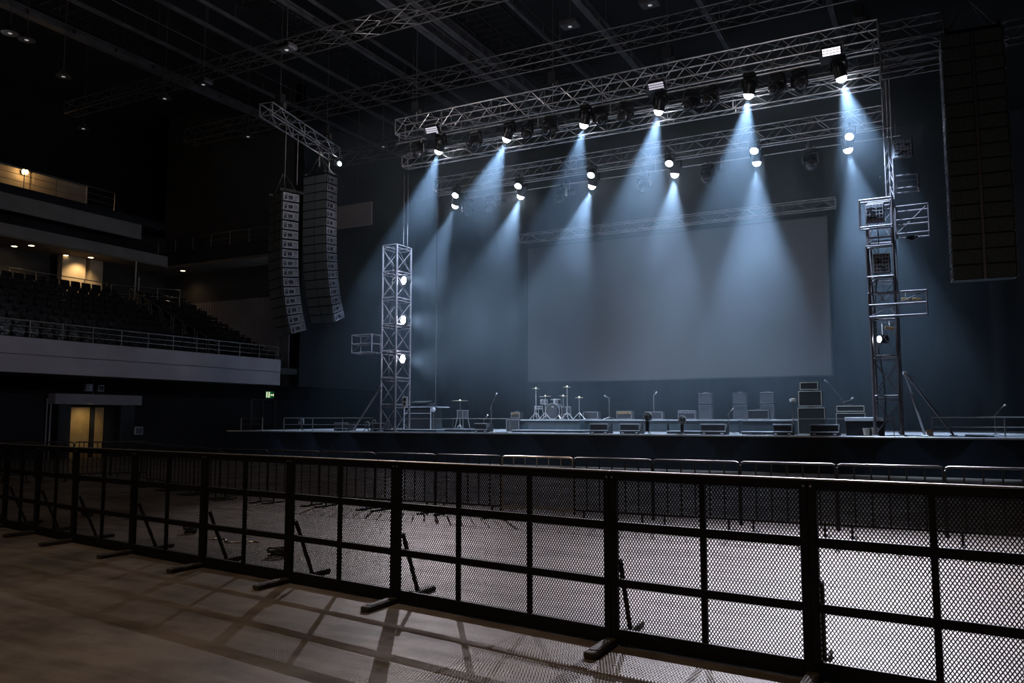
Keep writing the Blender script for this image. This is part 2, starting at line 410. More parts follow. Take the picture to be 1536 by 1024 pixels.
t=thing('wall_notice','small framed notice box on the dark wall beyond the doors','notice',(-32.95,25.4,.95)); MB().bev(-.03,.05,-.22,.22,0,.36,.01).build('frame','trim_silver',t); MB().box(.05,.056,-.18,.18,.04,.32).build('face','grille_lit',t)
# exit sign and stage-side door frame
t=thing('exit_sign','small lit green and white running man exit sign over the side door','sign',(-32.9,33.53,2.8))
MB().bev(-.06,.04,-.3,.3,0,.36,.01).build('case','exit_green',t)
b=MB(); b.box(.045,.05,-.27,-.02,.03,.33); b.build('glow_face','exit_white',t)
b=MB(); R=.052
b.lathe([(0,-.002),(.03,-.002),(.03,.002),(0,.002)],10,Matrix.Translation((R,-.14,.285))@Matrix.Rotation(PI/2,4,'Y'))
for p,q in (((R,-.14,.25),(R,-.15,.16)),((R,-.15,.16),(R,-.08,.11)),((R,-.08,.11),(R,-.09,.06)),((R,-.15,.16),(R,-.2,.08)),((R,-.14,.24),(R,-.07,.2)),((R,-.14,.24),(R,-.21,.19))): b.tube(p,q,.012,5)
b.build('running_man','exit_green',t)
b=MB(); b.bev(.045,.05,.04,.24,.14,.2,.002); b.prism([(.0,0),(.006,0),(.006,.12),(.0,.12)],.2,.28,Matrix.Translation((.045,0,.11))); b.build('arrow','exit_white',t)
b=MB(); b.box(-33,-32.9,32.2,32.32,0,2.75); b.box(-33,-32.9,33.95,34.07,0,2.75); b.box(-33,-32.9,32.2,34.07,2.68,2.78); b.box(-33,-32.92,33.1,33.16,0,2.7)
struct('door_1',b,'rail','pale door frame under the exit sign')

# ================================================================== STAGE
SZ=1.15
b=MB(); b.box(-29,15.5,27.02,42,0.0,SZ-.04); 
struct('stage_base',b,'stage_skirt','dark skirted stage body')
b=MB(); b.box(-29,15.5,27.0,42,SZ-.04,SZ); o=struct('stage_floor',b,'deck','black stage deck')
b=MB(); b.bev(-29,15.5,26.955,27.0,SZ-.05,SZ+.004,.006); struct('trim_5',b,'deck_edge','pale metal nosing along the stage front')
# skirt cloth: gentle pleats in front of the base
b=MB(); vs=[];fs=[]; x=-29; n=0
while x<15.5:
    y=26.985-.02*(n%2)-.015*math.sin(n*.9); vs+=[(x,y,.01),(x,y,SZ-.05)]
    if n: k=2*n; fs.append((k-2,k,k+1,k-1))
    n+=1; x+=.3
b.add(vs,fs); tag(b.build('stage_skirt','stage_skirt',smooth=True),'dark navy cloth skirt hanging down the stage front','drape')

# ------------------------------------------------------------------ screen
t=thing('projection_screen','large dark grey projection screen hanging above the back of the stage','screen',(-11.85,38,3.58))
MB().box(-7.4,7.4,-.02,.02,0,7.0).build('cloth','screen',t)
b=MB(); b.box(-7.46,-7.4,-.04,.04,-.04,7.04); b.box(7.4,7.46,-.04,.04,-.04,7.04); b.box(-7.4,7.4,-.04,.04,-.06,0); b.box(-7.4,7.4,-.04,.04,7,7.06); b.build('border','black_metal',t)

# ------------------------------------------------------------------ trusses
def truss(name,label,p0,p1,w,h,bay=.55,r=.028,m='alu',br=.014,group=None,endframe=True):
    p0=Vector(p0);p1=Vector(p1); L=(p1-p0).length; a=math.atan2((p1-p0).y,(p1-p0).x)
    t=thing(name,label,'truss',p0,a,group)
    for y in (-w/2,w/2):
        for z in (0,h): MB().tube((0,y,z),(L,y,z),r,8).build('chord',m,t,smooth=True)
    n=max(1,int(L/bay)); d=L/n
    for y in (-w/2,w/2):
        b=MB()
        for i in range(n):
            z0,z1=(0,h) if i%2==0 else (h,0); b.tube((i*d,y,z0),((i+1)*d,y,z1),br,5,cap=False)
        for i in range(0,n+1,4): b.tube((min(i*d,L),y,0),(min(i*d,L),y,h),br,5,cap=False)
        b.build('side_lacing',m,t)
    for z in (0,h):
        b=MB()
        for i in range(n):
            y0,y1=(-w/2,w/2) if i%2==0 else (w/2,-w/2); b.tube((i*d,y0,z),((i+1)*d,y1,z),br,5,cap=False)
        b.build('cross_lacing',m,t)
    if endframe:
        for x in (0,L):
            b=MB(); b.tube((x,-w/2,0),(x,-w/2,h),r*.8,6); b.tube((x,w/2,0),(x,w/2,h),r*.8,6); b.tube((x,-w/2,0),(x,w/2,0),r*.8,6); b.tube((x,-w/2,h),(x,w/2,h),r*.8,6); b.build('end_frame',m,t)
    return t
def bar(name,label,p0,p1,zt,r=.026,m='alu',nd=7):
    """fixture pipe on drop arms under a truss"""
    p0=Vector(p0);p1=Vector(p1); L=(p1-p0).length; t=thing(name,label,'pipe',p0,math.atan2((p1-p0).y,(p1-p0).x))
    MB().tube((0,0,0),(L,0,0),r,8).build('tube',m,t,smooth=True)
    for i in range(nd):
        x=.15+(L-.3)*i/(nd-1); MB().tube((x,0,0),(x,0,zt-p0.z),r*.7,6).build('drop_arm',m,t)
    return t
T1a,T1b=-19.6,-1.45
truss('lighting_truss','topmost lighting truss spanning the stage front',(T1a,27,13.3),(T1b,27,13.3),.7,.62)
truss('lighting_truss','lower rail truss just under the topmost front truss',(T1a+.2,27.08,11.98),(T1b,27.08,11.98),.4,.44)
bar('fixture_pipe','nearer fixture pipe slung under the topmost front truss',(T1a+.1,26.6,12.86),(T1b,26.6,12.86),13.3)
bar('fixture_pipe','rear fixture pipe slung under the topmost front truss',(T1a+.1,27.4,12.7),(T1b,27.4,12.7),13.3)
truss('lighting_truss','short dark truss stub running from the front truss to the big speaker hang',(T1b+.05,27.1,13.2),(.35,27.1,13.2),.6,.62,m='alu_dark')
truss('lighting_truss','short dark lower truss stub behind the big speaker hang',(T1b+.05,27.2,12.3),(.5,27.2,12.3),.5,.42,m='alu_dark')
T2a,T2b=-20.05,-1.6
truss('lighting_truss','second lighting truss hung behind and below the front truss',(T2a,30.5,11.9),(T2b,30.5,11.9),.6,.55)
bar('fixture_pipe','upper fixture pipe slung under the second truss',(T2a+.3,30.2,11.62),(T2b+.3,30.2,11.62),11.9)
bar('fixture_pipe','rear fixture pipe slung under the second truss',(T2a+1.2,31.0,11.55),(T2b+.5,31.0,11.55),12.0)
truss('lighting_truss','faint rearmost truss above the top of the grey screen',(-19.5,37.6,10.85),(-4.0,37.6,10.85),.4,.42,m='alu',r=.024,br=.012)
# side-hang truss for the pair of speaker hangs, turned a little off the stage axis
truss('speaker_truss','short silver truss carrying the two speaker hangs by the balcony',(-22.75,22.6,13.3),(-23.95,28.0,13.3),.55,.5,bay=.6)
# roof grid trusses and beams
truss('roof_truss','long dark roof truss crossing the hall nearest the camera',(-38,24.6,16.7),(8,24.6,16.7),.6,.55,bay=.9,m='alu_dark',br=.016)
truss('roof_truss','long dark roof truss crossing above the stage front',(-36,30.2,16.6),(12,30.2,16.6),.7,.7,bay=.9,m='alu_dark',br=.016)
truss('roof_truss','dark roof truss crossing above the back of the stage',(-32,36,16.2),(10,36,16.2),.7,.7,bay=.9,m='alu_dark',br=.016)
for i,(x,w,h,z) in enumerate([(-32.5,.42,.3,18.0),(-29.6,.16,.12,17.9),(-26.6,.14,.14,17.9),(-25.0,.12,.12,17.8),(-22.5,.2,.2,18.0),(-21.2,.1,.1,17.8),(-18.95,.42,.45,18.0),(-18.1,.34,.45,18.1),(-14.6,.14,.12,17.9),(-12.4,.3,.4,18.2),(-8.0,.2,.3,18.0),(-3.5,.2,.3,18.0)]):
    b=MB(); b.box(-w/2,w/2,0,30,0,.03); b.box(-w/2,w/2,0,30,h-.03,h); b.box(-.015,.015,0,30,0,h)
    for k in range(0,30,2): b.box(-w/2+.01,w/2-.01,k-.01,k+.01,.03,h-.03)
    t=thing('roof_girder',f'{ORD[i]} steel roof girder counted from the balcony side','girder',(x,11,z),0)
    b.build('girder','steel_beam',t)
    hb=MB()
    for k in (3,12,21,28): hb.tube((0,k,h),(0,k,20-z),.02,5)
    hb.build('hanger_rod','alu_dark',t)
# catwalk decks between roof girders
for i,(x0,x1,z,lab) in enumerate([(-31.9,-30.5,18.3,'dark catwalk grating beside the widest roof girder'),(-24.6,-23.0,18.3,'dark catwalk grating above the speaker hangs'),(-17.6,-15.4,18.4,'dark catwalk grating beside the twin girders')]):
    t=thing('catwalk',lab,'catwalk',((x0+x1)/2,11,z))
    b=MB(); w=(x1-x0)/2
    for k in range(60): b.box(-w,w,k*.5,k*.5+.06,0,.04)
    b.box(-w,-w+.06,0,30,-.02,.06); b.box(w-.06,w,0,30,-.02,.06); b.build('grating','black_metal',t)
    for s in (-w,w):
        b=MB(); b.tube((s,0,1.0),(s,30,1.0),.025,6)
        for k in range(0,31,3): b.tube((s,k,0),(s,k,1.0),.02,5)
        for k in range(0,31,6): b.tube((s,k,1.0),(s,k,20-z),.015,5)
        b.build('guard_rail','alu_dark',t)
# chain hoists
ch=None
for i,(x,y,z,lab) in enumerate([(xat(832,27),27,13.95,'over the middle left of the front truss'),(xat(1012,27),27,13.95,'over the middle of the front truss'),(-2.0,27,13.95,'over the end of the front truss by the tall mast'),(-18.8,27,13.95,'over the balcony end of the front truss'),(-23.0,23.6,13.85,'over the near end of the speaker truss'),(-23.7,27.2,13.85,'over the far end of the speaker truss'),(.6,24.0,12.9,'over the big speaker hang, stage side'),(1.5,24.0,12.9,'over the big speaker hang, outer side')]):
    if ch is None:
        ch=thing('chain_hoist','x','hoist',(x,y,z)); MB().bev(-.17,.17,-.14,.14,.25,.7,.03).build('motor_body','black_metal',ch)
        bb=MB(); bb.lathe([(.02,-.28),(.12,-.24),(.13,0),(.02,.02)],10,Matrix.Translation((.2,0,.28))); bb.build('chain_bag','cable',ch,smooth=True)
        bb=MB(); bb.tube((0,0,.02),(0,0,.25),.018,5); bb.path([(0,0,.02),(.04,0,-.03),(0,0,-.07),(-.04,0,-.02)],.012,5); bb.build('hook','rig',ch); MB().tube((0,0,.7),(0,0,6.0),.012,5).build('chain','alu_dark',ch); o=ch
    else: o=dup(ch,(x,y,z))
    o['label']='black chain hoist '+lab; o['group']='chain hoists'

# ------------------------------------------------------------------ moving heads
def head_parts(on):
    r=thing('moving_head','x','stage light')
    MB().bev(-.2,.2,-.14,.14,-.14,0,.03).build('base','fixture',r)
    bb=MB(); bb.tube((-.1,0,0),(-.1,0,.1),.03,6); bb.tube((.1,0,0),(.1,0,.1),.03,6); bb.build('clamp','rig',r)
    bb=MB(); bb.bev(-.24,.24,-.07,.07,-.2,-.14,.02)
    for s in (-1,1): bb.bev(s*.225-.025,s*.225+.025,-.07,.07,-.48,-.16,.02)
    bb.build('yoke','fixture',r)
    h=MB().lathe([(.16,-.26),(.19,-.25),(.19,-.1),(.175,-.06),(.19,0),(.17,.12),(.12,.2),(.03,.22)],18).build('head','fixture',r,loc=(0,0,-.42),smooth=True)
    MB().lathe([(0,-.42),(.07,-.405),(.12,-.365),(.15,-.31),(.157,-.26),(.157,-.25)],18).build('lens','lens_on' if on else 'lens_off',h,smooth=True)
    bb=MB()
    for k in range(12):
        a=2*PI*k/12; bb.tube((math.cos(a)*.192,math.sin(a)*.192,-.06),(math.cos(a)*.18,math.sin(a)*.18,.1),.008,4)
    bb.build('cooling_fins','fixture_grey',h)
    return r
HON=head_parts(True); HOFF=head_parts(False)
used={}
def put_head(on,loc,d,label,group,pan=0,scale=1):
    src=HON if on else HOFF
    if on not in used: used[on]=1; o=src
    else: o=dup(src)
    o.location=loc; o.rotation_euler=(0,0,pan); o.scale=(scale,)*3
    o['label']=label; o['group']=group
    q=Vector(d).normalized().to_track_quat('-Z','Y'); q=Quaternion((0,0,1),-pan)@q
    for c in o.children:
        if c.name.startswith('head'): c.rotation_mode='QUATERNION'; c.rotation_quaternion=q
    return o
BEAM=(.5,.7,1.0)
SP=[]; WASH=16
def beam(lens,d,e,size=52,blend=.55,name='beam',col=BEAM):
    d=Vector(d).normalized()
    SP.append(light(name,'SPOT',Vector(lens)+d*.2,e,col,dir=d,spot_size=rad(size),spot_blend=blend,shadow_soft_size=.09))
E1,E2=6500,6500
t1=[(-17.37,-.42),(-14.32,-.5),(-11.16,-.24),(-8.38,-.18),(-5.34,-.06),(-2.51,.36)]
for i,(x,k) in enumerate(t1):
    d=Vector((k-.16,.3,-1)).normalized(); L=Vector((x,26.5,12.2)); hc=L-d*.28
    put_head(True,hc+Vector((0,0,.42)),d,f'lit moving head with white beam, {ORD[i]} along the front truss from the balcony end','lit heads on the front truss')
    beam(L,d,E1*[1,.8,.8,.9,1,1][i],size=[38,42,42,42,44,44][i],blend=.6)
t2=[(-19.4,-.5),(-16.06,-.38),(-12.72,-.33),(-9.19,-.06),(-6.02,.05),(-2.81,.26)]
for i,(x,k) in enumerate(t2):
    d=Vector((k-.12,.2,-1)).normalized(); L=Vector((x,31.0,11.3)); hc=L-d*.28
    put_head(True,hc+Vector((0,0,.42)),d,f'lit moving head with white beam, {ORD[i]} in the lowest lamp row under the second truss','lit heads in the lowest lamp row')
    beam(L,d,E2*[.9,.9,1,1.1,1.3,1.1][i],size=[36,42,44,46,48,46][i],blend=.6)
# wash lamps, upper row of second truss (compact cans facing the hall)
wp=None
for i,x in enumerate([-18.7,-15.6,-12.3,-9.07,-5.88,-2.65]):
    if wp is None:
        wp=thing('wash_light','x','stage light',(x,30.0,11.9)); bb=MB(); bb.bev(-.2,.2,-.03,.03,-.14,-.08,.01); bb.box(-.2,-.17,-.03,.03,-.4,-.1); bb.box(.17,.2,-.03,.03,-.4,-.1); bb.tube((0,0,-.1),(0,0,.05),.03,6); bb.build('bracket','fixture',wp)
        h=MB().lathe([(.14,-.2),(.165,-.19),(.165,.05),(.1,.16),(.03,.18)],18).build('can','fixture',wp,loc=(0,0,-.34),rot=(rad(-38),0,0),smooth=True)
        MB().lathe([(0,-.215),(.09,-.212),(.14,-.2),(.14,-.19)],18).build('lens','lens_on',h,smooth=True); o=wp
    else: o=dup(wp,(x,30.0,11.9))
    o['label']=f'lit wash lamp under the second truss, {ORD[i]} from the balcony end'; o['group']='wash lamps on the second truss'
    light('wash','SPOT',(x,29.8,11.3),60,(.9,.92,1),dir=(.1,-.5,-.8),spot_size=rad(50),spot_blend=1,shadow_soft_size=.12)
sf=None  # floods added out of sight behind the truss to brighten the screen
for i,x in enumerate([-17.4,-14,-10.8,-7.5,-4.3]):
    if sf is None:
        sf=thing('added_screen_flood','x','stage light',(x,31.6,11.55)); MB().bev(-.2,.2,-.1,.1,-.3,-.1,.02,Matrix.Rotation(rad(30),4,'X')).build('case','fixture',sf); MB().tube((0,0,-.12),(0,0,.35),.02,5).build('bracket','rig',sf); MB().box(-.17,.17,.1,.105,-.27,-.13,Matrix.Rotation(rad(30),4,'X')).build('lens','lens_soft',sf); o=sf
    else: o=dup(sf,(x,31.6,11.55))
    o['label']=f'added dark boxed flood for the screen, behind the second truss, {ORD[i]} from the balcony end'; o['group']='added screen floods'
    light('added_screen_wash','SPOT',(x,31.95,11.2),WASH,(.85,.9,1),dir=(.0,.8,-.75),spot_size=rad(70),spot_blend=1,shadow_soft_size=.12)
# blinder panels on the front truss (they light the arena floor)
bp_=None
for i,(x,e,lens) in enumerate([(-17.55,4500,'lens_soft'),(-8.38,11000,'lens_soft'),(-2.75,44000,'led_hot')]):
    r=thing('blinder_panel','x','stage light',(x,26.3,12.95)); 
    r['label']=['square blinder panel with dim cells on the front truss nearest the balcony','square blinder panel with pale stripes at the middle of the front truss','brightest square blinder panel at the mast end of the front truss'][i]
    tl=Matrix.Rotation(rad(38),4,'X')
    MB().bev(-.3,.3,0,.14,-.22,.22,.02,tl).build('case','fixture',r)
    bb=MB(); bb.tube((-.34,.07,0),(-.34,.07,.35),.015,5); bb.tube((.34,.07,0),(.34,.07,.35),.015,5); bb.tube((-.34,.07,.35),(.34,.07,.35),.015,5); bb.build('yoke','rig',r)
    bb=MB()
    for k in range(5): bb.box(-.26,.26,-.006,0,-.19+k*.08,-.135+k*.08,tl)
    bb.build('led_rows',lens,r)
    MB().box(-.34,.34,-.327,.3,-.187,-.177).build('added_light_flag','black_metal',r)  # plate added under the lamp to keep its light off the floor near the stage
    light('blinder','SPOT',(x,26.12,12.92),e,[(.95,.88,.92),(.9,.87,1),(.88,.88,1.0)][i],aim=[(-3.0,8.6,0),(-1.6,10,0),(.8,10.5,0)][i],spot_size=rad([25,28,35][i]),spot_blend=.9,shadow_soft_size=.012)
    if i==0: light('blinder','SPOT',(x,26.12,12.92),10000,(.93,.88,.95),aim=(-9.2,12.3,0),spot_size=rad(27),spot_blend=1,shadow_soft_size=.012)
# unlit fixtures between the lamps
lab_n=0
for i,px in enumerate([628,712,792,828,905,945,1048,1078,1182,1216]):
    put_head(False,(xat(px,26.7),26.7,12.86-.05),(random.uniform(-.5,.5),-.9,-.5),f'unlit moving head, {ORD[i]} dark one along the front truss from the balcony end','unlit heads on the front truss',random.uniform(-.5,.5),1.1)
for i,px in enumerate([700,735,845,972,1070,1230]):
    put_head(False,(xat(px,31.0),31.0,11.5),(random.uniform(-.4,.4),-.8,-.7),f'unlit moving head, {ORD[i]} dark one along the second truss from the balcony end','unlit heads on the second truss',random.uniform(-.5,.5),1.1)

# ------------------------------------------------------------------ towers
def tower(name,label,x,y,h,w=.72,dp=1.0,step=1.05,legr=.045,taper=0):
    t=thing(name,label,'tower',(x,y,SZ)); cs=[(0,0),(w,0),(w,dp),(0,dp)]
    for cx,cy in cs:
        MB().tube((cx,cy,0),(cx,cy,h),legr,8).build('leg','tower_steel',t,smooth=True)
    n=int(h/step); d=h/n
    for k in range(4):
        (ax,ay),(bx,by)=cs[k],cs[(k+1)%4]
        b=MB(); 
        for i in range(n):
            z0,z1=i*d,(i+1)*d
            b.tube((ax,ay,z1),(bx,by,z1),.03,6); b.tube((ax,ay,z1-.12),(bx,by,z1-.12),.016,5)
        b.build('rungs','tower_steel',t)
        b=MB()
        for i in range(n):
            z0,z1=i*d+.03,(i+1)*d-.14
            b.tube((ax,ay,z0),(bx,by,z1),.013,5); b.tube((bx,by,z0),(ax,ay,z1),.013,5)
        b.build('cross_bracing','tower_steel',t)
    for cx,cy in cs: MB().bev(cx-.1,cx+.1,cy-.1,cy+.1,0.002,.04,.008).build('base_plate','tower_steel',t)
    # a cable bundle climbing inside
    pts=[(.2+.1*math.sin(z*1.3),.3+.1*math.cos(z*1.7),z) for z in [i*.3 for i in range(int(h/.3))]]
    MB().path(pts,.02,5).build('cable_bundle','cable',t)
    return t
XL=xat(571,27.4); XRt=xat(1312,27.4)
TL=tower('lattice_tower','tall steel lattice tower with three bright lamps at the balcony side of the stage',XL,27.4,7.75)
TR=tower('lattice_tower','taller steel lattice tower with box frames beside the big speaker hang',XRt,27.4,7.35)
# mast above the right tower
t=thing('mast','thin lattice mast rising from the box-framed tower to the front truss','mast',(-1.45,27.7,8.5))
for x,y in ((0,0),(.22,0),(.11,.2)): MB().tube((x,y,0),(x,y,4.75),.022,6).build('leg','tower_steel',t)
b=MB()
P3=[(0,0),(.22,0),(.11,.2)]
for i in range(10):
    for k in range(3):
        a,c=P3[k],P3[(k+1)%3]; b.tube((a[0],a[1],i*.47),(c[0],c[1],i*.47+.47),.008,4)
b.build('lacing','tower_steel',t)
# tower outrigger braces
for lab,p,q,m in [('sloping brace from the lamp tower down to the stage on the balcony side',(XL,27.4,3.0),(XL-1.35,27.3,SZ+.02),'tower_steel'),
    ('bright steep brace leaning against the box-framed tower',(XRt+.88,27.5,3.05),(XRt+1.36,27.2,SZ+.02),'deck_edge'),
    ('dark long brace leaning against the box-framed tower',(XRt+.9,28.3,3.05),(XRt+2.1,28.2,SZ+.02),'tower_steel')]:
    t=thing('tower_brace',lab,'brace',q); d=Vector(p)-Vector(q)
    MB().tube((0,0,.02),d,.032,8).build('tube',m,t,smooth=True); MB().bev(-.1,.1,-.08,.08,0,.03,.006).build('foot_plate',m,t); MB().bev(d.x-.05,d.x+.05,d.y-.05,d.y+.05,d.z-.05,d.z+.06,.01).build('clamp','rig',t)
# lamps on the left tower
for i,(z,lab) in enumerate([(7.42,'topmost'),(5.76,'middle'),(4.14,'lowest')]):
    x=XL+.85; t=thing('tower_lamp',f'bright round lamp on the balcony side tower, {lab} of three','stage light',(x,27.9,z))
    MB().lathe([(.17,-.14),(.19,-.13),(.19,.1),(.1,.18)],16,Matrix.Rotation(rad(-90),4,'X')@Matrix.Identity(4)).build('can','fixture',t,smooth=True,rot=(0,0,rad(52-90+20)))
    c=t.children[0]
    MB().lathe([(0,-.02),(.13,-.015),(.17,0),(.17,.01)],16,Matrix.Translation((0,-.14,0))@Matrix.Rotation(rad(-90),4,'X')).build('lens','lens_on',c,smooth=True)
    bb=MB(); bb.tube((-.25,0,.25),(.0,0,.22),.015,5); bb.tube((-.25,0,-.25),(0,0,-.22),.015,5); bb.build('bracket','rig',t)
    light('tower_lamp_light','SPOT',(x+.25,27.62,z),1500,(.65,.78,1),dir=(.8,.45,-.15),spot_size=rad(95),spot_blend=1,shadow_soft_size=.15)
t=thing('tower_lamp','single bright oval lamp inside the box-framed tower','stage light',(XRt+.3,27.7,4.13))
MB().lathe([(.13,-.12),(.15,-.1),(.15,.1),(.08,.16)],16,Matrix.Rotation(rad(-90),4,'X')).build('can','fixture',t,smooth=True,rot=(0,0,rad(-50)))
MB().lathe([(0,-.012),(.07,-.01),(.1,0),(.1,.01)],16,Matrix.Translation((0,-.13,0))@Matrix.Rotation(rad(-90),4,'X')).build('lens','lens_on',t.children[0],smooth=True)
MB().tube((0,0,.12),(0,0,.5),.015,5).build('bracket','rig',t)
# box frames and lamp panels on the right tower
def boxframe(label,x0,x1,y0,y1,z0,z1,m='tower_steel',r=.024,mid=False):
    t=thing('box_frame',label,'frame',(x0,y0,z0)); w,d,h=x1-x0,y1-y0,z1-z0
    for z in (0,h)+((h/2,) if mid else ()):
        b=MB(); b.tube((0,0,z),(w,0,z),r,6); b.tube((w,0,z),(w,d,z),r,6); b.tube((w,d,z),(0,d,z),r,6); b.tube((0,d,z),(0,0,z),r,6); b.build('ring',m,t)
    for x in (0,w):
        for y in (0,d): MB().tube((x,y,0),(x,y,h),r,6).build('upright',m,t)
    if mid: MB().tube((0,0,0),(w,0,h),r*.6,5).build('diagonal',m,t)
    return t
boxframe('square tube frame around the patterned panel high on the box-framed tower',-2.2,-1.28,27.0,27.34,7.55,8.4)
boxframe('side arm frame sticking out beside the high patterned panel',-1.2,-.3,27.3,28.0,7.3,8.15,mid=True)
boxframe('side arm frame sticking out halfway up the box-framed tower',-2.05,-.45,27.1,27.38,4.78,5.5,mid=True)
boxframe('small faint frame above the high side arm',-1.2,-.55,28.0,28.6,8.9,9.3)
boxframe('square frame around the lower patterned panel of the box-framed tower',-2.05,-1.3,27.05,27.35,6.0,6.95)
boxframe('small cage hanging on the outer side of the lamp tower',xat(528,27.5),xat(558,27.5),27.4,28.0,4.45,5.2,mid=True)
def panel(label,x,z,w,h,y=27.0):
    t=thing('lamp_panel',label,'stage light',(x,y,z)); MB().bev(-w/2,w/2,0,.12,0,h,.02).build('case','grille_lit',t)
    b=MB()
    for i in range(5): b.box(-w/2+.03,w/2-.03,-.012,0,.035+i*(h-.05)/5,.05+i*(h-.05)/5)
    for i in range(6): b.box(-w/2+.03+i*(w-.08)/5,-w/2+.045+i*(w-.08)/5,-.012,0,.03,h-.03)
    b.build('grid','trim_silver',t)
    b=MB(); random.seed(int(x*100)+int(z*10))
    for i in range(9): 
        cx=random.uniform(-w/2+.1,w/2-.12); cz=random.uniform(.08,h-.12); b.box(cx-.05,cx+.06,-.016,-.012,cz-.025,cz+.02)
    b.build('dark_cells','black_metal',t)
    return t
panel('patterned pinkish lamp panel inside the high square frame',-1.77,7.68,.55,.6,27.1)
panel('patterned pinkish lamp panel at mid height of the box-framed tower',-1.65,6.12,.5,.62,27.25)
panel('patterned lamp panel beside the thin mast',-.93,9.72,.56,.6,27.5)
panel('small dim lamp strip hanging below the high side arm',-.78,7.14,.34,.1,27.4)
# orange straps in the arm frame
for i,(x,z,lab) in enumerate([(-1.02,5.27,'small orange gel holder in the halfway side arm, nearer the tower'),(-.72,5.25,'small orange gel holder in the halfway side arm, farther from the tower'),(-1.5,4.42,'small orange lens holder inside the box-framed tower')]):
    t=thing('gel_holder',lab,'gel',(x,27.3,z)); MB().bev(-.13,.13,-.02,.02,-.04,.05,.01,Matrix.Rotation(rad(8),4,'Y')).build('plate','amber_panel',t); MB().tube((0,0,.05),(0,0,.22),.01,5).build('hanger','rig',t)
# notice plate on the left tower
t=thing('warning_plate','small white plate with dark blot on the foot of the lamp tower','sign',(xat(607,27.2),27.2,SZ)); MB().tube((-.1,.02,0),(-.1,.02,1.45),.018,6).build('post','rail',t); MB().bev(-.13,.13,-.01,.01,1.0,1.42,.008).build('plate','white_paint',t)
b=MB(); b.lathe([(0,0),(.07,0),(.07,.01),(0,.01)],9,Matrix.Translation((-.01,-.012,1.3))@Matrix.Rotation(PI/2,4,'X')); b.box(-.05,.03,-.016,-.011,1.06,1.18); b.build('blot','black_metal',t)
# guy cables
for lab,px,Y,z0,z1 in [('thin twin guy cable above the lamp tower, outer strand',602,27.9,8.9,12.0),('thin twin guy cable above the lamp tower, inner strand',608,27.9,8.9,12.0),('long thin vertical cable from the second truss to the road case',653,30.2,SZ+.9,11.9)]:
    x=xat(px,Y); t=MB().tube((0,0,0),(0,0,z1-z0),.016,6).build('guy_cable','alu_dark',loc=(x,Y,z0)); tag(t,lab,'cable')

# ------------------------------------------------------------------ line arrays
def line_array(label,loc,rz,n,w=1.3,h=.385,dp=.72,maxtilt=24,pw=2.6,centre=False,tilt0=0.0):
    t=thing('speaker_array',label,'speaker',loc,rz)
    # fly frame
    b=MB()
    for x in (-w/2+.1,w/2-.1): b.bev(x-.05,x+.05,-.1,dp+.25,.04,.16,.01)
    b.bev(-w/2,w/2,.1,.2,.04,.14,.01); b.bev(-w/2,w/2,dp-.1,dp,.04,.14,.01); b.build('fly_frame','black_metal',t)
    b=MB()
    for s in (-1,1): b.tube((s*(w/2-.15),.15,.15),(0,.3,1.0),.014,5); b.tube((s*(w/2-.15),dp-.1,.15),(0,.3,1.0),.014,5)
    b.build('bridle','alu_dark',t)
    y=0;z=0; c0=None
    for i in range(n):
        th=rad(tilt0+maxtilt*(i/(n-1))**pw)
        if c0 is None:
            b=MB(); k=.05
            # cabinet: slight wedge (rear shorter)
            vs=[(-w/2,0,0),(w/2,0,0),(w/2,dp,-.03),(-w/2,dp,-.03),(-w/2,0,-h+.012),(w/2,0,-h+.012),(w/2,dp,-h+.04),(-w/2,dp,-h+.04)]
            b.add(vs,[(0,1,2,3),(7,6,5,4),(4,5,1,0),(5,6,2,1),(6,7,3,2),(7,4,0,3)])
            c0=b.build('cabinet','speaker',t)
            g=MB()
            if centre:
                for s in (-1,1): g.bev(min(s*.05,s*(w/2-.02)),max(s*.05,s*(w/2-.02)),-.02,0,-h+.028,-.014,.006)
            else:
                for s in (-1,1): g.bev(min(s*.02,s*(w/2-.02)),max(s*.02,s*(w/2-.02)),-.02,0,-h+.03,-.016,.006)
            g.build('grille','grille',c0)
            if centre: MB().box(-.035,.03,-.012,-.002,-h+.012,0).build('centre_strip','rig',c0)
            for s in (-1,1):
                p=MB(); X=s*w/2; e=s*.012
                p.box(min(X,X+e),max(X,X+e),.03,dp-.04,-h+.05,-.045); 
                o=p.build('side_panel','grille_lit',c0)
                p=MB(); e1=s*.012; e2=s*.035
                A=lambda ya,yb,za,zb: p.box(min(X+e1,X+e2),max(X+e1,X+e2),ya,yb,za,zb)
                A(.03,dp-.04,-.06,-.04); A(.03,dp-.04,-h+.045,-h+.065); A(.03,.06,-h+.05,-.04); A(dp-.08,dp-.05,-h+.05,-.04); A(.2,.23,-h+.12,-.1); A(dp-.27,dp-.24,-h+.12,-.1); A(.2,dp-.24,-.115,-.095)
                p.build('rigging_frame','rig',o)
                p=MB(); p.box(min(X+e1,X+s*.02),max(X+e1,X+s*.02),.25,dp-.29,-h+.13,-.13); p.box(min(X+e1,X+s*.022),max(X+e1,X+s*.022),.09,.17,-h+.1,-h+.2); p.build('handle_recess','black_metal',o)
            c=c0
        else: c=dup(c0,parent=t)
        c.location=(0,y,z); c.rotation_euler=(th,0,0)
        # advance along the tilted front baffle
        y+= h*math.sin(th); z-= h*math.cos(th)
    return t
def la_at(px,Y,z,rz,w=1.3):
    x=xat(px,Y); return (x-w/2*math.cos(rz),Y-w/2*math.sin(rz),z)
A_=line_array('farther dim speaker hang nearest the balcony',la_at(415,24,10.72,rad(-23)),rad(-23),15,maxtilt=17,pw=2.6)
B_=line_array('tall curved speaker hang with bright boxes beside the hanging panel',la_at(482,27,12.3,rad(0)),rad(0),17,maxtilt=23,pw=2.6)
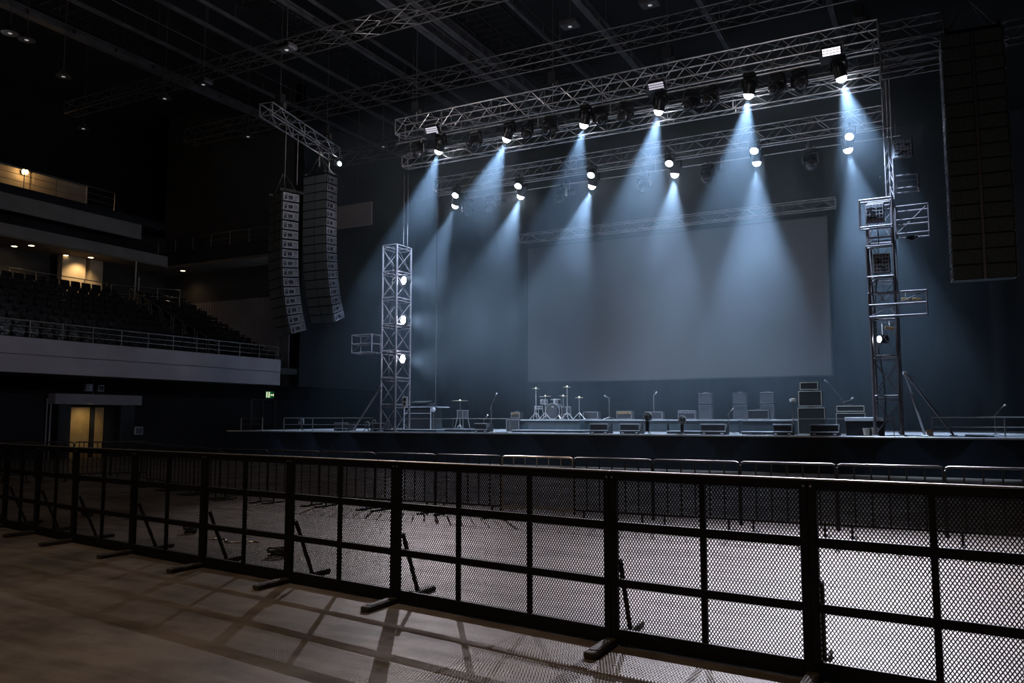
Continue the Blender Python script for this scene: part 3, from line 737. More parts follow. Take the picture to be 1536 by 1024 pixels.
R_=line_array('huge dark speaker hang beside the box-framed tower',(.95,24,11.85),rad(4),17,w=1.4,h=.39,dp=.8,maxtilt=5,pw=1.6,centre=True,tilt0=-3)
# hang cables for A and B from the speaker truss
for i,(x,y,z0,lab) in enumerate([(-22.65,23.6,11.1,'near hang wire above the farther speaker hang'),(-22.95,24.6,11.1,'far hang wire above the farther speaker hang'),(-23.55,26.6,12.5,'near hang wire above the tall curved speaker hang'),(-23.8,27.5,12.5,'far hang wire above the tall curved speaker hang')]):
    tag(MB().tube((0,0,0),(0,0,13.3-z0),.02,6).build('hang_wire','alu_dark',loc=(x,y,z0)),lab,'wire')
t=thing('small_spotlight','small lit spotlight under the far end of the speaker truss','stage light',(-23.6,28.1,13.1)); MB().lathe([(.12,-.15),(.15,-.14),(.15,.1),(.05,.16)],14,Matrix.Rotation(rad(-60),4,'X')).build('can','fixture',t,smooth=True); MB().lathe([(0,-.01),(.1,0),(.1,.01)],12,Matrix.Rotation(rad(-60),4,'X')@Matrix.Translation((0,0,-.16))).build('lens','lens_on',t.children[0]); MB().tube((0,0,.1),(0,0,.35),.015,5).build('bracket','rig',t)

# ------------------------------------------------------------------ house pendants
pp=None
hl=[(15,50,'the first dim one at the ceiling edge'),(40,60,'just past the first dim one'),(95,115,'under the widest girder, before the aisle'),(247,148,'round one under the middle of the widest girder'),(125,193,'lowest one near the gallery'),(372,205,'near the speaker truss'),(575,220,'between the speaker truss and the front truss'),(305,127,'square-looking one past the widest girder'),(430,75,'square-looking one above the near roof truss'),(855,40,'high one over the stage middle'),(975,8,'highest one over the stage middle')]
for i,(px,py,lab) in enumerate(hl):
    p=gnd(px,py,15.0); 
    if pp is None:
        pp=thing('house_pendant','x','pendant lamp',p); MB().tube((0,0,.25),(0,0,5),.015,5).build('stem','alu_dark',pp)
        MB().lathe([(.28,0),(.27,.03),(.14,.14),(.08,.28),(.02,.3)],16).build('shade','fixture_grey',pp,smooth=True); MB().lathe([(0,-.01),(.07,-.005),(.07,.01)],12).build('lamp','dim_on',pp); o=pp
    elif i<7: o=dup(pp,p)
    elif i==7:
        ps=thing('house_pendant','x','pendant lamp',p); MB().tube((0,0,.2),(0,0,5),.015,5).build('stem','alu_dark',ps); MB().bev(-.32,.32,-.24,.24,.0,.2,.04).build('case','fixture_grey',ps); MB().lathe([(0,-.01),(.07,-.005),(.07,.01)],12).build('lamp','dim_on',ps); o=ps
    else: o=dup(ps,p)
    o['label']=('dim round house lamp, ' if i<7 else 'dim square house lamp, ')+lab; o['group']='house lamps'

# ================================================================== BAND GEAR
def gx(px,Y): return xat(px,Y)
def wedge(px,w,Y,label,h=.36):
    t=thing('stage_monitor',label,'speaker',(gx(px,Y),Y,SZ),0,'floor monitors')
    pl=[(0,0),(.5,0),(.5,.1),(.2,h),(.05,h),(0,.2)]
    MB().prism(pl,-w/2,w/2,Matrix.Rotation(PI/2,4,'Z')@Matrix.Scale(-1,4,(1,0,0))@Matrix.Translation((-.5,0,0))).build('cabinet','tolex',t)
    # the edge piping and the grille facing upstage-front
    b=MB(); b.bev(-w/2,w/2,-.012,.01,h-.028,h,.006); b.bev(-w/2,w/2,-.014,.01,.10,.125,.006); b.build('edge_trim','trim_silver',t)
    MB().box(-w/2+.03,w/2-.03,-.01,.0,.14,h-.04).build('grille','amp_grille',t)
    for s in (-1,1): MB().bev(s*w*.36-.05,s*w*.36+.05,-.02,0,.03,.06,.006).build('handle','trim_silver',t)
    return t
def amp(px,w,h,Y,label,z=0,d=.32,trim='trim_dim',panel_m=None,cat='amplifier',name='guitar_amplifier',feet=True,group=None):
    t=thing(name,label,cat,(gx(px,Y),Y,SZ+z),0,group)
    MB().bev(-w/2,w/2,0,d,.01,h,.015).build('cabinet','tolex',t)
    ph=.22*h if panel_m else .03
    MB().box(-w/2+.035,w/2-.035,-.008,.004,.05,h-.04-(ph if panel_m else 0)).build('grille','amp_grille',t)
    b=MB(); e=.022
    b.bev(-w/2,w/2,-.016,.006,h-e,h,.004); b.bev(-w/2,w/2,-.016,.006,.012,.012+e,.004); b.bev(-w/2,-w/2+e,-.016,.006,.02,h-.01,.004); b.bev(w/2-e,w/2,-.016,.006,.02,h-.01,.004)
    b.build('piping',trim,t)
    if panel_m:
        p=MB().box(-w/2+.035,w/2-.035,-.014,.002,h-.04-ph,h-.035).build('control_panel',panel_m,t)
        k=MB()
        for i in range(6): k.lathe([(.014,0),(.014,.02),(.0,.022)],8,Matrix.Translation((-w/2+.1+i*(w-.2)/5,-.014,h-.04-ph/2))@Matrix.Rotation(PI/2,4,'X'))
        k.build('knobs','black_metal',p)
    MB().path([(-.09,d/2,h),(-.09,d/2,h+.03),(.09,d/2,h+.03),(.09,d/2,h)],.011,5).build('handle','black_metal',t)
    return t
def mic(px,Y,h,label,boom=0.0,z=0,up=.3):
    t=thing('microphone_stand',label,'microphone stand',(gx(px,Y),Y,SZ+z))
    b=MB()
    for k in range(3):
        a=PI/2+2*PI*k/3+.4; b.tube((0,0,.09),(math.cos(a)*.28,math.sin(a)*.28,.012),.01,5)
    b.build('tripod','rail',t); MB().tube((0,0,.06),(0,0,h),.012,6).build('pole','rail',t)
    if boom:
        q=Vector((boom,0,h+up)); MB().tube((-boom*.35,0,h-up*.35),q,.009,5).build('boom','rail',t)
    else: q=Vector((0,0,h))
    d=Vector((.06 if boom>=0 else -.06,-.05,.05)); m=MB(); m.tube(q,q+d,.013,6); m.tube(q+d,q+d*1.6,.028,8); m.build('microphone','chrome',t)
    return t
# risers
def riser(label,px0,px1,Y,d,h,edge='deck_edge'):
    x0,x1=gx(px0,Y),gx(px1,Y); t=thing('stage_riser',label,'riser',((x0+x1)/2,Y,SZ)); w=(x1-x0)/2
    MB().bev(-w,w,.02,d,0,h-.05,.01).build('box','riser',t); MB().bev(-w,w,0,d,h-.045,h,.008).build('top_board','deck',t); MB().bev(-w,w,-.02,.0,h-.05,h+.004,.004).build('nosing',edge,t); MB().bev(-w,w,-.03,.02,0,.04,.004).build('kick_strip',edge,t)
    return t
RH=.5
riser('drum riser with pale edge under the drum kit',767,869,29.3,3.0,RH)
riser('low riser with pale edge beside the drum riser under the slanted amplifier',872,1000,29.9,2.6,RH)
riser('long riser with pale edge behind the black post lamps',1003,1108,29.9,2.6,RH)
riser('narrow riser with white top edge near the full speaker stack',1113,1190,29.4,2.6,RH,'deck_edge')
for lab,px0,px1,Y,h in [('flat white-edged platform at the foot of the lamp tower',578,655,27.6,.1),('flat white-edged platform under the floor tom',662,707,28.2,.12),('flat pale step before the drum riser',768,873,28.5,.1),('flat pale step before the long riser',1000,1050,28.6,.1),('flat pale step before the narrow riser',1112,1160,28.6,.1),('flat pale board on the stage past the box-framed tower',1447,1490,27.8,.06)]:
    x0,x1=gx(px0,Y),gx(px1,Y); t=thing('platform',lab,'platform',((x0+x1)/2,Y,SZ)); w=(x1-x0)/2
    MB().bev(-w,w,0,1.0,.0,h-.02,.006).build('board','riser',t); MB().bev(-w-.01,w+.01,-.02,1.02,h-.02,h,.005).build('white_edge','deck_edge',t)
# road case with mixing desk
t=thing('road_case','big black road case with metal edges beside the lamp tower','case',(gx(626,29.2),29.2,SZ)); w=.68
MB().bev(-w,w,0,.9,.08,1.0,.02).build('body','tolex',t); MB().bev(-w-.01,w+.35,-.02,.95,1.0,1.04,.008).build('lid_edge','trim_silver',t)
b=MB()
for s in (-1,1): b.bev(s*w-.02,s*w+.02,-.02,.02,.08,1.0,.006)
b.bev(-w,w,-.015,.01,.74,.77,.004); b.build('edge_profile','trim_silver',t)
for s in (-1,1): MB().lathe([(.05,-.02),(.05,.02)],10,Matrix.Translation((s*(w-.12),.12,.05))@Matrix.Rotation(PI/2,4,'Y')).build('caster','black_metal',t)
t=thing('mixing_desk','small pale-topped mixing desk lying on the big road case','mixer',(gx(630,29.3),29.3,SZ+1.04))
MB().prism([(0,0),(.55,0),(.55,.16),(.0,.06)],-.55,.5,Matrix.Rotation(PI/2,4,'Z')@Matrix.Scale(-1,4,(0,1,0))).build('body','tolex',t); MB().bev(-.52,.3,.02,.5,.17,.19,.004,Matrix.Rotation(rad(8),4,'X')).build('top_panel','alu_dark',t)
t=thing('clip_lamp','small round white clip lamp at the corner of the road case','lamp',(gx(650,28.9),28.9,SZ)); MB().tube((0,0,0),(0,0,.82),.014,6).build('stand','rail',t); MB().lathe([(0,-.02),(.08,-.01),(.1,.03),(.03,.08)],12,Matrix.Translation((0,-.02,.9))@Matrix.Rotation(rad(-90),4,'X')).build('shade','white_paint',t,smooth=True); MB().lathe([(.12,0),(.12,.015),(.02,.03)],12).build('base','black_metal',t)
# drums
def cymbal_stand(px,Y,h,label,r=.22,z=0,tilt=0,cm='cymbal',hat=False):
    t=thing('cymbal_stand',label,'cymbal',(gx(px,Y),Y,SZ+z)); b=MB()
    for k in range(3):
        a=PI/2+2*PI*k/3+.3; b.tube((0,0,.28),(math.cos(a)*.27,math.sin(a)*.27,.01),.011,5)
    b.build('tripod','chrome',t); MB().tube((0,0,.1),(0,0,h),.013,6).build('pole','chrome',t)
    MB().lathe([(r,-.012),(r,-.008),(.05,.004),(.035,.028),(.0,.034)],20,Matrix.Translation((0,0,h))@Matrix.Rotation(rad(tilt),4,'Y')).build('cymbal',cm,t,smooth=True)
    if hat: MB().lathe([(.0,-.06),(.04,-.05),(.05,-.03),(r,-.02),(r,-.016)],20,Matrix.Translation((0,0,h))).build('lower_cymbal',cm,t,smooth=True)
    MB().lathe([(.02,.03),(.02,.06),(.0,.062)],8,Matrix.Translation((0,0,h))).build('wing_nut','chrome',t)
    return t
def drum(px,Y,label,r,depth,z,legs,m=None,name='drum'):
    t=thing(name,label,'drum',(gx(px,Y),Y,SZ+z)); zb=legs
    MB().lathe([(r*.98,zb),(r*.98,zb+depth)],20).build('shell','drum_shell',t,smooth=True); MB().lathe([(0,zb+depth+.004),(r*.95,zb+depth+.004),(r*.95,zb+depth+.0)],20).build('drum_head','drum_head',t)
    for zz in (zb+.01,zb+depth-.02): MB().lathe([(r,zz-.012),(r*1.03,zz-.012),(r*1.03,zz+.014),(r,zz+.014)],20).build('hoop','chrome',t)
    b=MB()
    for k in range(6):
        a=2*PI*k/6; b.bev(math.cos(a)*r*1.02-.012,math.cos(a)*r*1.02+.012,math.sin(a)*r*1.02-.012,math.sin(a)*r*1.02+.012,zb+.03,zb+depth-.03,.004)
    b.build('lugs','chrome',t)
    if legs>.05:
        for k in range(3):
            a=PI/2+2*PI*k/3+.5; MB().path([(math.cos(a)*r,math.sin(a)*r,zb+depth*.6),(math.cos(a)*r*1.05,math.sin(a)*r*1.05,zb),(math.cos(a)*r*1.5,math.sin(a)*r*1.5,0)],.012,5).build('leg','chrome',t)
    return t
drum(694,28.7,'floor tom on splayed chrome legs in front of the road case',.24,.34,.12,.42)
cymbal_stand(690,29.1,1.28,'wide flat cymbal on a stand behind the floor tom',.34,0)
zk=RH
drum(816,30.6,'rack tom at the drum kit, toward the lamp tower',.15,.2,zk+.62,.0,name='rack_tom')
drum(836,30.6,'rack tom at the drum kit, beside the tall cymbal stand',.16,.22,zk+.62,.0,name='rack_tom')
drum(849,30.2,'floor tom of the drum kit standing beside the bass drum',.2,.32,zk,.2,name='floor_tom')
drum(808,30.3,'snare drum of the drum kit on short legs',.17,.13,zk,.42,name='snare_drum')
t=thing('bass_drum','round bass drum facing the hall in the middle of the drum riser','drum',(gx(829,30.0),30.0,SZ+zk)); R_b=.31; tm=Matrix.Translation((0,0,R_b+.02))@Matrix.Rotation(PI/2,4,'X')
MB().lathe([(R_b*.97,-.42),(R_b*.97,0)],26,tm).build('shell','drum_shell',t,smooth=True); MB().lathe([(0,-.005),(R_b*.94,-.005),(R_b*.94,.004),(0,.006)],26,tm).build('drum_head','drum_head',t)
for zz in (-.4,0): MB().lathe([(R_b*.95,zz-.016),(R_b*1.04,zz-.016),(R_b*1.04,zz+.016),(R_b*.95,zz+.016),(R_b*.95,zz-.016)],26,tm).build('hoop','chrome',t)
for s in (-1,1): MB().tube((s*.26,.02,.2),(s*.42,-.12,0.005),.012,5).build('spur','chrome',t)
b=MB(); b.tube((0,.2,.62),(0,.2,.8),.014,6); b.tube((-.2,.25,.8),(.2,.25,.8),.012,6); b.build('tom_mount','chrome',t)
MB().bev(-.05,.05,-.012,.0,.48,.53,.004).build('badge','chrome',t)
cymbal_stand(804,29.6,1.24,'tall cymbal stand at the balcony side of the drum riser',.16,zk,4)
cymbal_stand(818,29.8,.93,'wide cymbal on a stand just before the rack toms',.25,zk,-3)
cymbal_stand(845,30.4,.95,'middle cymbal behind the bass drum',.2,zk,3)
cymbal_stand(851,29.6,1.28,'tallest cymbal stand beside the bass drum',.17,zk,2)
cymbal_stand(869,30.2,.88,'hi-hat stand at the outer edge of the drum riser',.17,zk,0,hat=True)
t=thing('drum_stool','round drum stool behind the kit','stool',(gx(838,31.3),31.3,SZ+zk)); MB().lathe([(.02,.45),(.16,.46),(.17,.52),(.02,.54)],14).build('seat','tolex',t,smooth=True); b=MB(); b.tube((0,0,.1),(0,0,.46),.018,6); [b.tube((0,0,.2),(math.cos(a)*.22,math.sin(a)*.22,.01),.012,5) for a in (0,2.1,4.2)]; b.build('stand','chrome',t)
# mics
mic(737,29.0,1.05,'tall microphone stand with raised boom beside the road case',.2,up=.42)
mic(726,28.5,.5,'short microphone stand behind the floor tom wedge',.12,up=.1)
mic(914,30.6,.85,'microphone stand on the riser beside the slanted amplifier',-.08,RH,up=.02)
mic(981,31.5,.95,'faint microphone stand behind the black post lamp',.05,RH,up=.05)
mic(1262,29.4,1.25,'tall microphone stand with long boom over the full speaker stack',-.38,up=.5)
mic(1267,29.8,1.1,'low double microphone stand behind the cream-edged amplifier',.2,up=.06)
mic(1492,28.2,.62,'small bent microphone stand at the far railing',.2,up=.25)
mic(1093,29.0,.7,'small microphone stand before the rear amplifier stacks',.1,up=.12)
# amps
amp(769,.58,.5,29.2,'black combo amplifier with silver edges beside the drum riser',0)
amp(773,.4,.26,29.3,'small amber-fronted amplifier head on the black combo amplifier',.53,panel_m='amber_panel')
amp(886,.62,.3,30.3,'slanted-looking small amplifier on the riser beside the hi-hat',RH)
amp(936,.62,.33,30.3,'amplifier with amber control panel on the low riser',RH,panel_m='amber_panel')
amp(984,.5,.3,30.8,'small dim amplifier behind the black post lamp',RH)
amp(1030,.66,.34,30.5,'silver-edged amplifier on the long riser behind the thin post lamp',RH,panel_m='grille_lit')
for i,(px,lab) in enumerate([(1058,'toward the drum kit'),(1110,'middle of three'),(1151,'toward the full speaker stack')]):
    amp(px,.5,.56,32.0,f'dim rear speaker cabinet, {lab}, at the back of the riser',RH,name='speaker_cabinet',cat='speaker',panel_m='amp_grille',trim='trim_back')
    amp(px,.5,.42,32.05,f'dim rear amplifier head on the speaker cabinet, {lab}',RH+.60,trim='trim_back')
amp(1137,.74,.33,29.7,'silver-topped amplifier on the narrow riser',RH)
# full stack
amp(1217,.86,.9,29.0,'lower big speaker cabinet of the full stack with cream piping',0,trim='trim_cream',name='speaker_cabinet',cat='speaker')
amp(1216,.74,.52,29.02,'upper speaker cabinet of the full stack',.935,trim='trim_cream',name='speaker_cabinet',cat='speaker')
amp(1215,.58,.26,29.05,'amplifier head on top of the full stack',1.49,trim='trim_cream')
amp(1276,.9,.72,29.2,'wide cream-edged speaker cabinet beside the box-framed tower',0,trim='trim_cream',name='speaker_cabinet',cat='speaker')
amp(1276,.86,.2,29.22,'wide cream-edged amplifier head on the speaker cabinet by the tower',.755,trim='trim_cream')
t=thing('drink_stand','small black drink stand with round top beside the full stack','stand',(gx(1190,28.9),28.9,SZ)); MB().tube((0,0,0),(0,0,1.12),.02,6).build('pole','rail',t); MB().lathe([(.09,1.1),(.11,1.13),(.11,1.2),(.03,1.22)],10).build('top','trim_cream',t); MB().lathe([(.16,0),(.16,.02),(.03,.04)],12).build('base','black_metal',t)
# white-topped bench
x0,x1=gx(1267,28.0),gx(1326,28.0); t=thing('keyboard_bench','black bench with long white top at the stage front','bench',((x0+x1)/2,28.0,SZ)); w=(x1-x0)/2
MB().bev(-w+.02,w-.02,.02,.4,.0,.46,.01).build('body','tolex',t); MB().bev(-w,w,-.05,.45,.46,.58,.015).build('top','white_paint',t)
for lab,px,h in [('short pale tumbler on the stage before the bench, toward the stack',1299,.24),('short pale tumbler on the stage before the bench, toward the tower',1312,.26)]:
    t=thing('tumbler',lab,'cup',(gx(px,27.6),27.6,SZ)); MB().lathe([(.08,0),(.11,h),(.1,h),(.07,.01)],12).build('cup','trim_cream',t,smooth=True); MB().lathe([(.112,h-.02),(.118,h),(.1,h+.005)],12).build('rim','chrome',t)
# wedges
for px,w,Y,lab in [(721,.56,27.6,'black floor monitor in front of the floor tom'),(898,.7,27.5,'black floor monitor before the drum riser end'),(944,.72,27.5,'black floor monitor before the low riser'),(1069,.84,27.45,'wide black floor monitor before the long riser'),(1173,.6,27.45,'black floor monitor before the narrow riser'),(1236,.86,27.45,'wide black floor monitor before the full stack'),(512,.8,27.9,'black floor monitor by the railing nearest the balcony'),(566,.7,27.6,'black floor monitor at the foot of the lamp tower')]:
    wedge(px,w,Y,lab)
# post lamps at the stage edge
def post_lamp(px,Y,h,label,s=1.0):
    t=thing('floor_light',label,'stage light',(gx(px,Y),Y,SZ)); b=MB()
    for k in range(3):
        a=PI/2+2*PI*k/3; b.tube((0,0,.16),(math.cos(a)*.16,math.sin(a)*.16,.01),.014,5)
    b.build('feet','fixture',t); MB().bev(-.07*s,.07*s,-.06*s,.06*s,.1,h-.1,.02).build('post','fixture',t)
    MB().lathe([(.11*s,-.12*s),(.14*s,-.1*s),(.15*s,.05*s),(.1*s,.13*s),(.02,.15*s)],14,Matrix.Translation((0,0,h))@Matrix.Rotation(rad(60),4,'X')).build('head','fixture',t,smooth=True)
    MB().path([(-.17*s,0,h-.12),(-.17*s,0,h+.08*s),(-.08*s,0,h+.17*s),(.08*s,0,h+.17*s),(.17*s,0,h+.08*s),(.17*s,0,h-.12)],.02,5).build('yoke','chrome',t)
    b=MB()
    for k in range(5): b.bev(random.uniform(-.14,.1)*s,random.uniform(.1,.15)*s,-.15*s,-.12*s,h-.15+k*.05,h-.14+k*.05,.003)
    b.build('buckles','chrome',t); return t
post_lamp(971,27.25,.6,'black post lamp with curved yoke at the stage edge before the drum side risers',.9)
post_lamp(1023,27.3,.5,'thinner black post lamp at the stage edge before the long riser',.7)
post_lamp(452,28.2,.42,'small silver-headed floor lamp at the railing nearest the balcony',.8)
post_lamp(551,28.0,.3,'small floor lamp beside the monitor at the lamp tower',.6)
post_lamp(561,28.2,.4,'small tilted floor lamp behind the monitor at the lamp tower',.5)
# stage railings
railing('stage_railing','low pipe railing on the stage wing by the balcony',(gx(426,27.2),27.2,SZ),(gx(560,27.6),27.6,SZ),3,.56,'rail',1)
railing('stage_railing','short pipe railing before the exit door',(gx(362,28.2),28.2,SZ),(gx(394,28.2),28.2,SZ),1,.56,'rail',1)
railing('stage_railing','pipe railing running past the box-framed tower out of the picture',(gx(1398,27.8),27.8,SZ),(7,27.8,SZ),4,.58,'rail',1)
railing('stage_railing','thin pipe railing between the lamp tower and the drum riser',(gx(600,28.6),28.6,SZ),(gx(765,28.6),28.6,SZ),2,.53,'rail',0,.014)
railing('stage_railing','thin pipe railing between the narrow riser and the box-framed tower',(gx(1188,28.5),28.5,SZ),(gx(1340,28.5),28.5,SZ),3,.53,'rail',0,.014)
t=thing('equipment_tag','small orange box on the stage behind the steep brace','box',(gx(1393,28.0),28.0,SZ)); MB().bev(-.07,.07,-.05,.05,0,.2,.01).build('body','orange',t); MB().bev(-.04,.04,-.055,-.05,.05,.15,.002).build('face','trim_cream',t)
# cables on deck
for i,(pts,lab) in enumerate([([(1120,27.6),(1128,27.3),(1140,27.5),(1150,27.2)],'loose cable lying before the narrow riser'),([(735,27.5),(748,27.2),(756,27.5),(765,27.3)],'loose cable lying between the floor tom monitor and drum riser'),([(1018,27.2),(1016,27.05),(1019,27.15),(1030,27.3)],'loose cable at the foot of the thin post lamp'),([(1360,27.4),(1372,27.2),(1380,27.6),(1392,27.3)],'loose cable at the foot of the steep brace')]):
    P=[]
    for k in range(len(pts)-1):
        for s in range(4):
            u=s/4; px=pts[k][0]*(1-u)+pts[k+1][0]*u; Y=pts[k][1]*(1-u)+pts[k+1][1]*u; P.append((gx(px,Y),Y+.05*math.sin(k*4+s),SZ+.02))
    tag(MB().path(P,.018,5).build('stage_cable','rail'),lab,'cable')

# ================================================================== BARRIERS
def barrier(label,p0,p1,m='barrier',h=1.05,nb=5):
    p0=Vector(p0);p1=Vector(p1); L=(p1-p0).length; a=math.atan2((p1-p0).y,(p1-p0).x)
    t=thing('crowd_barrier',label,'barrier',p0,a); g=.012
    MB().path([(g,0,.12),(g,0,h-.05),(g+.015,0,h-.015),(g+.05,0,h),(L-g-.05,0,h),(L-g-.015,0,h-.015),(L-g,0,h-.05),(L-g,0,.12)],.016,8).build('hoop_frame','galv' if m=='galv' else 'cap_metal' if m=='cap' else m,t,smooth=True)
    MB().tube((g,0,.2),(L-g,0,.2),.016,6).build('lower_rail',m,t)
    for i in range(nb):
        x=g+(L-2*g)*(i+1)/(nb+1); MB().tube((x,0,.2),(x,0,h),.010 if m=='galv' else .012,5).build('bar',m,t)
    for x in (.18,L-.18):
        b=MB(); b.bev(x-.03,x+.03,-.3,.3,0,.03,.006); b.tube((x,0,.02),(x,0,.2),.018,6); b.build('foot',m,t)
    return t
W=1.35; k=0; x=3.95; row=[]
while x>-13.2:
    row.append((x-W,x)); x-=W
for i,(a,c) in enumerate(row):
    pale=abs(a+6.85)<.05
    barrier(('pale galvanised crowd barrier standing out in the dark barrier row' if pale else f'dark crowd barrier, {ORD[i]} of the row before the stage counted from the box-framed tower side'),(a,12.5,0),(c,12.5,0),'galv' if pale else 'barrier')
xe=row[-1][0]; p=Vector((xe,12.5,0)); q=Vector((-19.0,14.5,0)); n=4
for i in range(n): barrier(f'dark crowd barrier, {ORD[i]} of the slightly turned stretch toward the golden doors',p.lerp(q,(i+1)/n),p.lerp(q,i/n))
p=gnd(222,662,1.05); q=gnd(-5,664,1.05); p.z=q.z=0; n=4
for i in range(n): barrier(f'dark crowd barrier, {ORD[i]} of the far stretch in front of the golden doors',q.lerp(p,i/n),q.lerp(p,(i+1)/n),nb=7)

# ================================================================== FENCE
def diamond_mesh(b,x0,x1,z0,z1,px=.024,pz=.036,s=.0072,y=0):
    """expanded metal: one slim hexagonal strand pair per cell, all flat bars of real width"""
    nx=int(round((x1-x0)/px)); nz=int(round((z1-z0)/pz)); dx=(x1-x0)/nx; dz=(z1-z0)/nz
    L=math.hypot(dx/2,dz/2); ox=s/2*(dz/2)/L; oz=s/2*(dx/2)/L; th=.0015
    vs=[];fs=[]
    def strip(ax,az,bx,bz,sx,sz):
        o=len(vs); vs.extend([(ax-sx,y-th,az-sz),(ax+sx,y-th,az+sz),(bx+sx,y+th,bz+sz),(bx-sx,y+th,bz-sz)]); fs.append((o,o+1,o+2,o+3))
    # long straight diagonals both ways, clipped to the opening
    W_=x1-x0; H_=z1-z0; m=dz/dx
    for k in range(-nz,nx+1):
        xa=x0+k*dx; # line going up-right from (xa,z0)
        for sg in (1,-1):
            X=xa if sg==1 else x0+(nx-k)*dx
            # param t along height 0..H_: x = X + sg*(t/m)
            t0,t1=0.0,H_
            if sg==1:
                t0=max(t0,(x0-X)*m); t1=min(t1,(x1-X)*m)
            else:
                t0=max(t0,(X-x1)*m); t1=min(t1,(X-x0)*m)
            if t1-t0<1e-4: continue
            strip(X+sg*t0/m,z0+t0,X+sg*t1/m,z0+t1,ox,-sg*oz)
    b.add(vs,fs)
FH=1.3
posts=[((-14.6,8.05),2),((-13.21,7.82),2),((-12.02,7.59),2),((-10.75,7.32),2),((-9.2,7.07),2),((-7.67,6.83),2),((-6.16,6.62),2),((-4.62,6.38),3),((-2.33,6.0),2),((-.86,5.83),2),((.62,5.66),2),((2.1,5.48),2),((3.6,5.3),2)]
for i in range(len(posts)-1):
    p0=Vector((*posts[i][0],0)); p1=Vector((*posts[i+1][0],0)); nc=posts[i][1]
    L=(p1-p0).length; a=math.atan2((p1-p0).y,(p1-p0).x)
    where=['just outside the picture by the balcony','first from the balcony side','second from the balcony side','third from the balcony side','fourth from the balcony side','fifth from the balcony side','sixth from the balcony side','widest one with three columns of mesh','beside the widest panel on its far end from the balcony','next to last toward the stage tower side','last one toward the stage tower side','past the last one, cut off by the picture edge'][i]
    t=thing('mesh_fence_panel','black framed mesh fence panel, '+where,'fence',p0,a,'mesh fence panels')
    g=.001; sw=.055
    MB().bev(g,g+sw,-.022,.022,.02,FH-.012,.004).build('stile','fence_black',t); MB().bev(L-g-sw,L-g,-.022,.022,.02,FH-.012,.004).build('stile','fence_black',t)
    for z0,z1 in ((.006,.12),(.43,.49),(.85,.915),(FH-.075,FH-.012)):
        MB().bev(g+sw,L-g-sw,-.02,.02,z0,z1,.004).build('rail','fence_black',t)
    MB().bev(g,L-g,-.024,.024,FH-.013,FH,.004).build('top_cap','cap_metal',t)
    for k in range(1,nc):
        x=L*k/nc; MB().bev(x-.02,x+.02,-.018,.018,.12,FH-.075,.004).build('mullion','fence_black',t)
    b=MB(); xs=[g+sw]+[L*k/nc for k in range(1,nc)]+[L-g-sw]
    for k in range(nc):
        xa=xs[k]+(.02 if k else 0); xb=xs[k+1]-(.02 if k<nc-1 else 0)
        for z0,z1 in ((.12,.43),(.49,.85),(.915,FH-.075)): diamond_mesh(b,xa,xb,z0,z1)
    b.build('mesh_infill','mesh_black',t)
    # thin sill flashing that catches light at the foot
    MB().box(g,L-g,-.03,-.022,.012,.02).build('sill_strip','fence_black',t)
    # foot bar and brace at the start stile
    fo=thing('x','x','x'); bpy.data.objects.remove(fo)
    rz=-a
    f=MB().bev(-.045,.045,-.46,.62,0,.05,.008).build('foot_bar','wood_foot',t,loc=(0,0,0),rot=(0,0,rz))
    MB().bev(-.03,.03,-.4,-.1,.05,.055,.002).build('tread_plate','wood_foot',f)
    MB().tube((.06,.03,.62),(.02,.34,.04),.02,6).build('brace','fence_black',t,rot=(0,0,rz))
    b=MB()
    for x in (g+.022,L-g-.022): b.lathe([(.008,0),(.008,.004),(0,.006)],8,Matrix.Translation((x,-.022,FH-.05))@Matrix.Rotation(PI/2,4,'X'))
    b.build('bolts','rig',t)
# odd bits lying behind the fence
for i,(px,py,lab,r_) in enumerate([(417,835,'tangled black cable heap on the floor behind the fence',.14),(130,775,'small cable heap behind the second fence panel',.1),(285,800,'small cable heap behind the fourth fence panel',.1)]):
    c=gnd(px,py); pts=[]
    for k in range(60):
        aa=k*.62; rr=r_*(.45+.5*abs(math.sin(k*.37))); pts.append((rr*math.cos(aa),rr*math.sin(aa),.015+.0016*k+.01*math.sin(k)))
    tag(MB().path(pts,.012,5).build('cable_heap','cable',loc=c),lab,'cable')
for i,(px,py,lab) in enumerate([(118,762,'thin slack cable on the floor by the first fence panels'),(190,778,'thin slack cable on the floor behind the third fence panel'),(345,812,'thin slack cable on the floor behind the fifth fence panel')]):
    c=gnd(px,py); pts=[(k*.05-.4,.1*math.sin(k*.5),.012) for k in range(18)]
    tag(MB().path(pts,.01,5).build('floor_cable','cap_metal',loc=c),lab,'cable')

# ================================================================== HAZE
HAZE=.031
hz=MB(); hz.box(-30.3,10,26.3,41.9,1.17,14.6)
ho=hz.build('stage_haze','black_metal'); tag(ho,'thin bluish theatrical haze filling the stage','haze',kind='stuff')
m=bpy.data.materials.new('haze'); m.use_nodes=True; nt=m.node_tree; nt.nodes.clear()
out=nt.nodes.new('ShaderNodeOutputMaterial'); vsn=nt.nodes.new('ShaderNodeVolumeScatter')
vsn.inputs['Color'].default_value=(.68,.85,1,1); vsn.inputs['Density'].default_value=.026; vsn.inputs['Anisotropy'].default_value=.15
nt.links.new(vsn.outputs[0],out.inputs['Volume'])
tc=nt.nodes.new('ShaderNodeTexCoord'); sx=nt.nodes.new('ShaderNodeSeparateXYZ'); nt.links.new(tc.outputs['Object'],sx.inputs[0])
rz_=nt.nodes.new('ShaderNodeValToRGB'); mr=nt.nodes.new('ShaderNodeMapRange'); mr.inputs[1].default_value=1.0; mr.inputs[2].default_value=15.0
nt.links.new(sx.outputs['Z'],mr.inputs[0]); nt.links.new(mr.outputs[0],rz_.inputs[0])
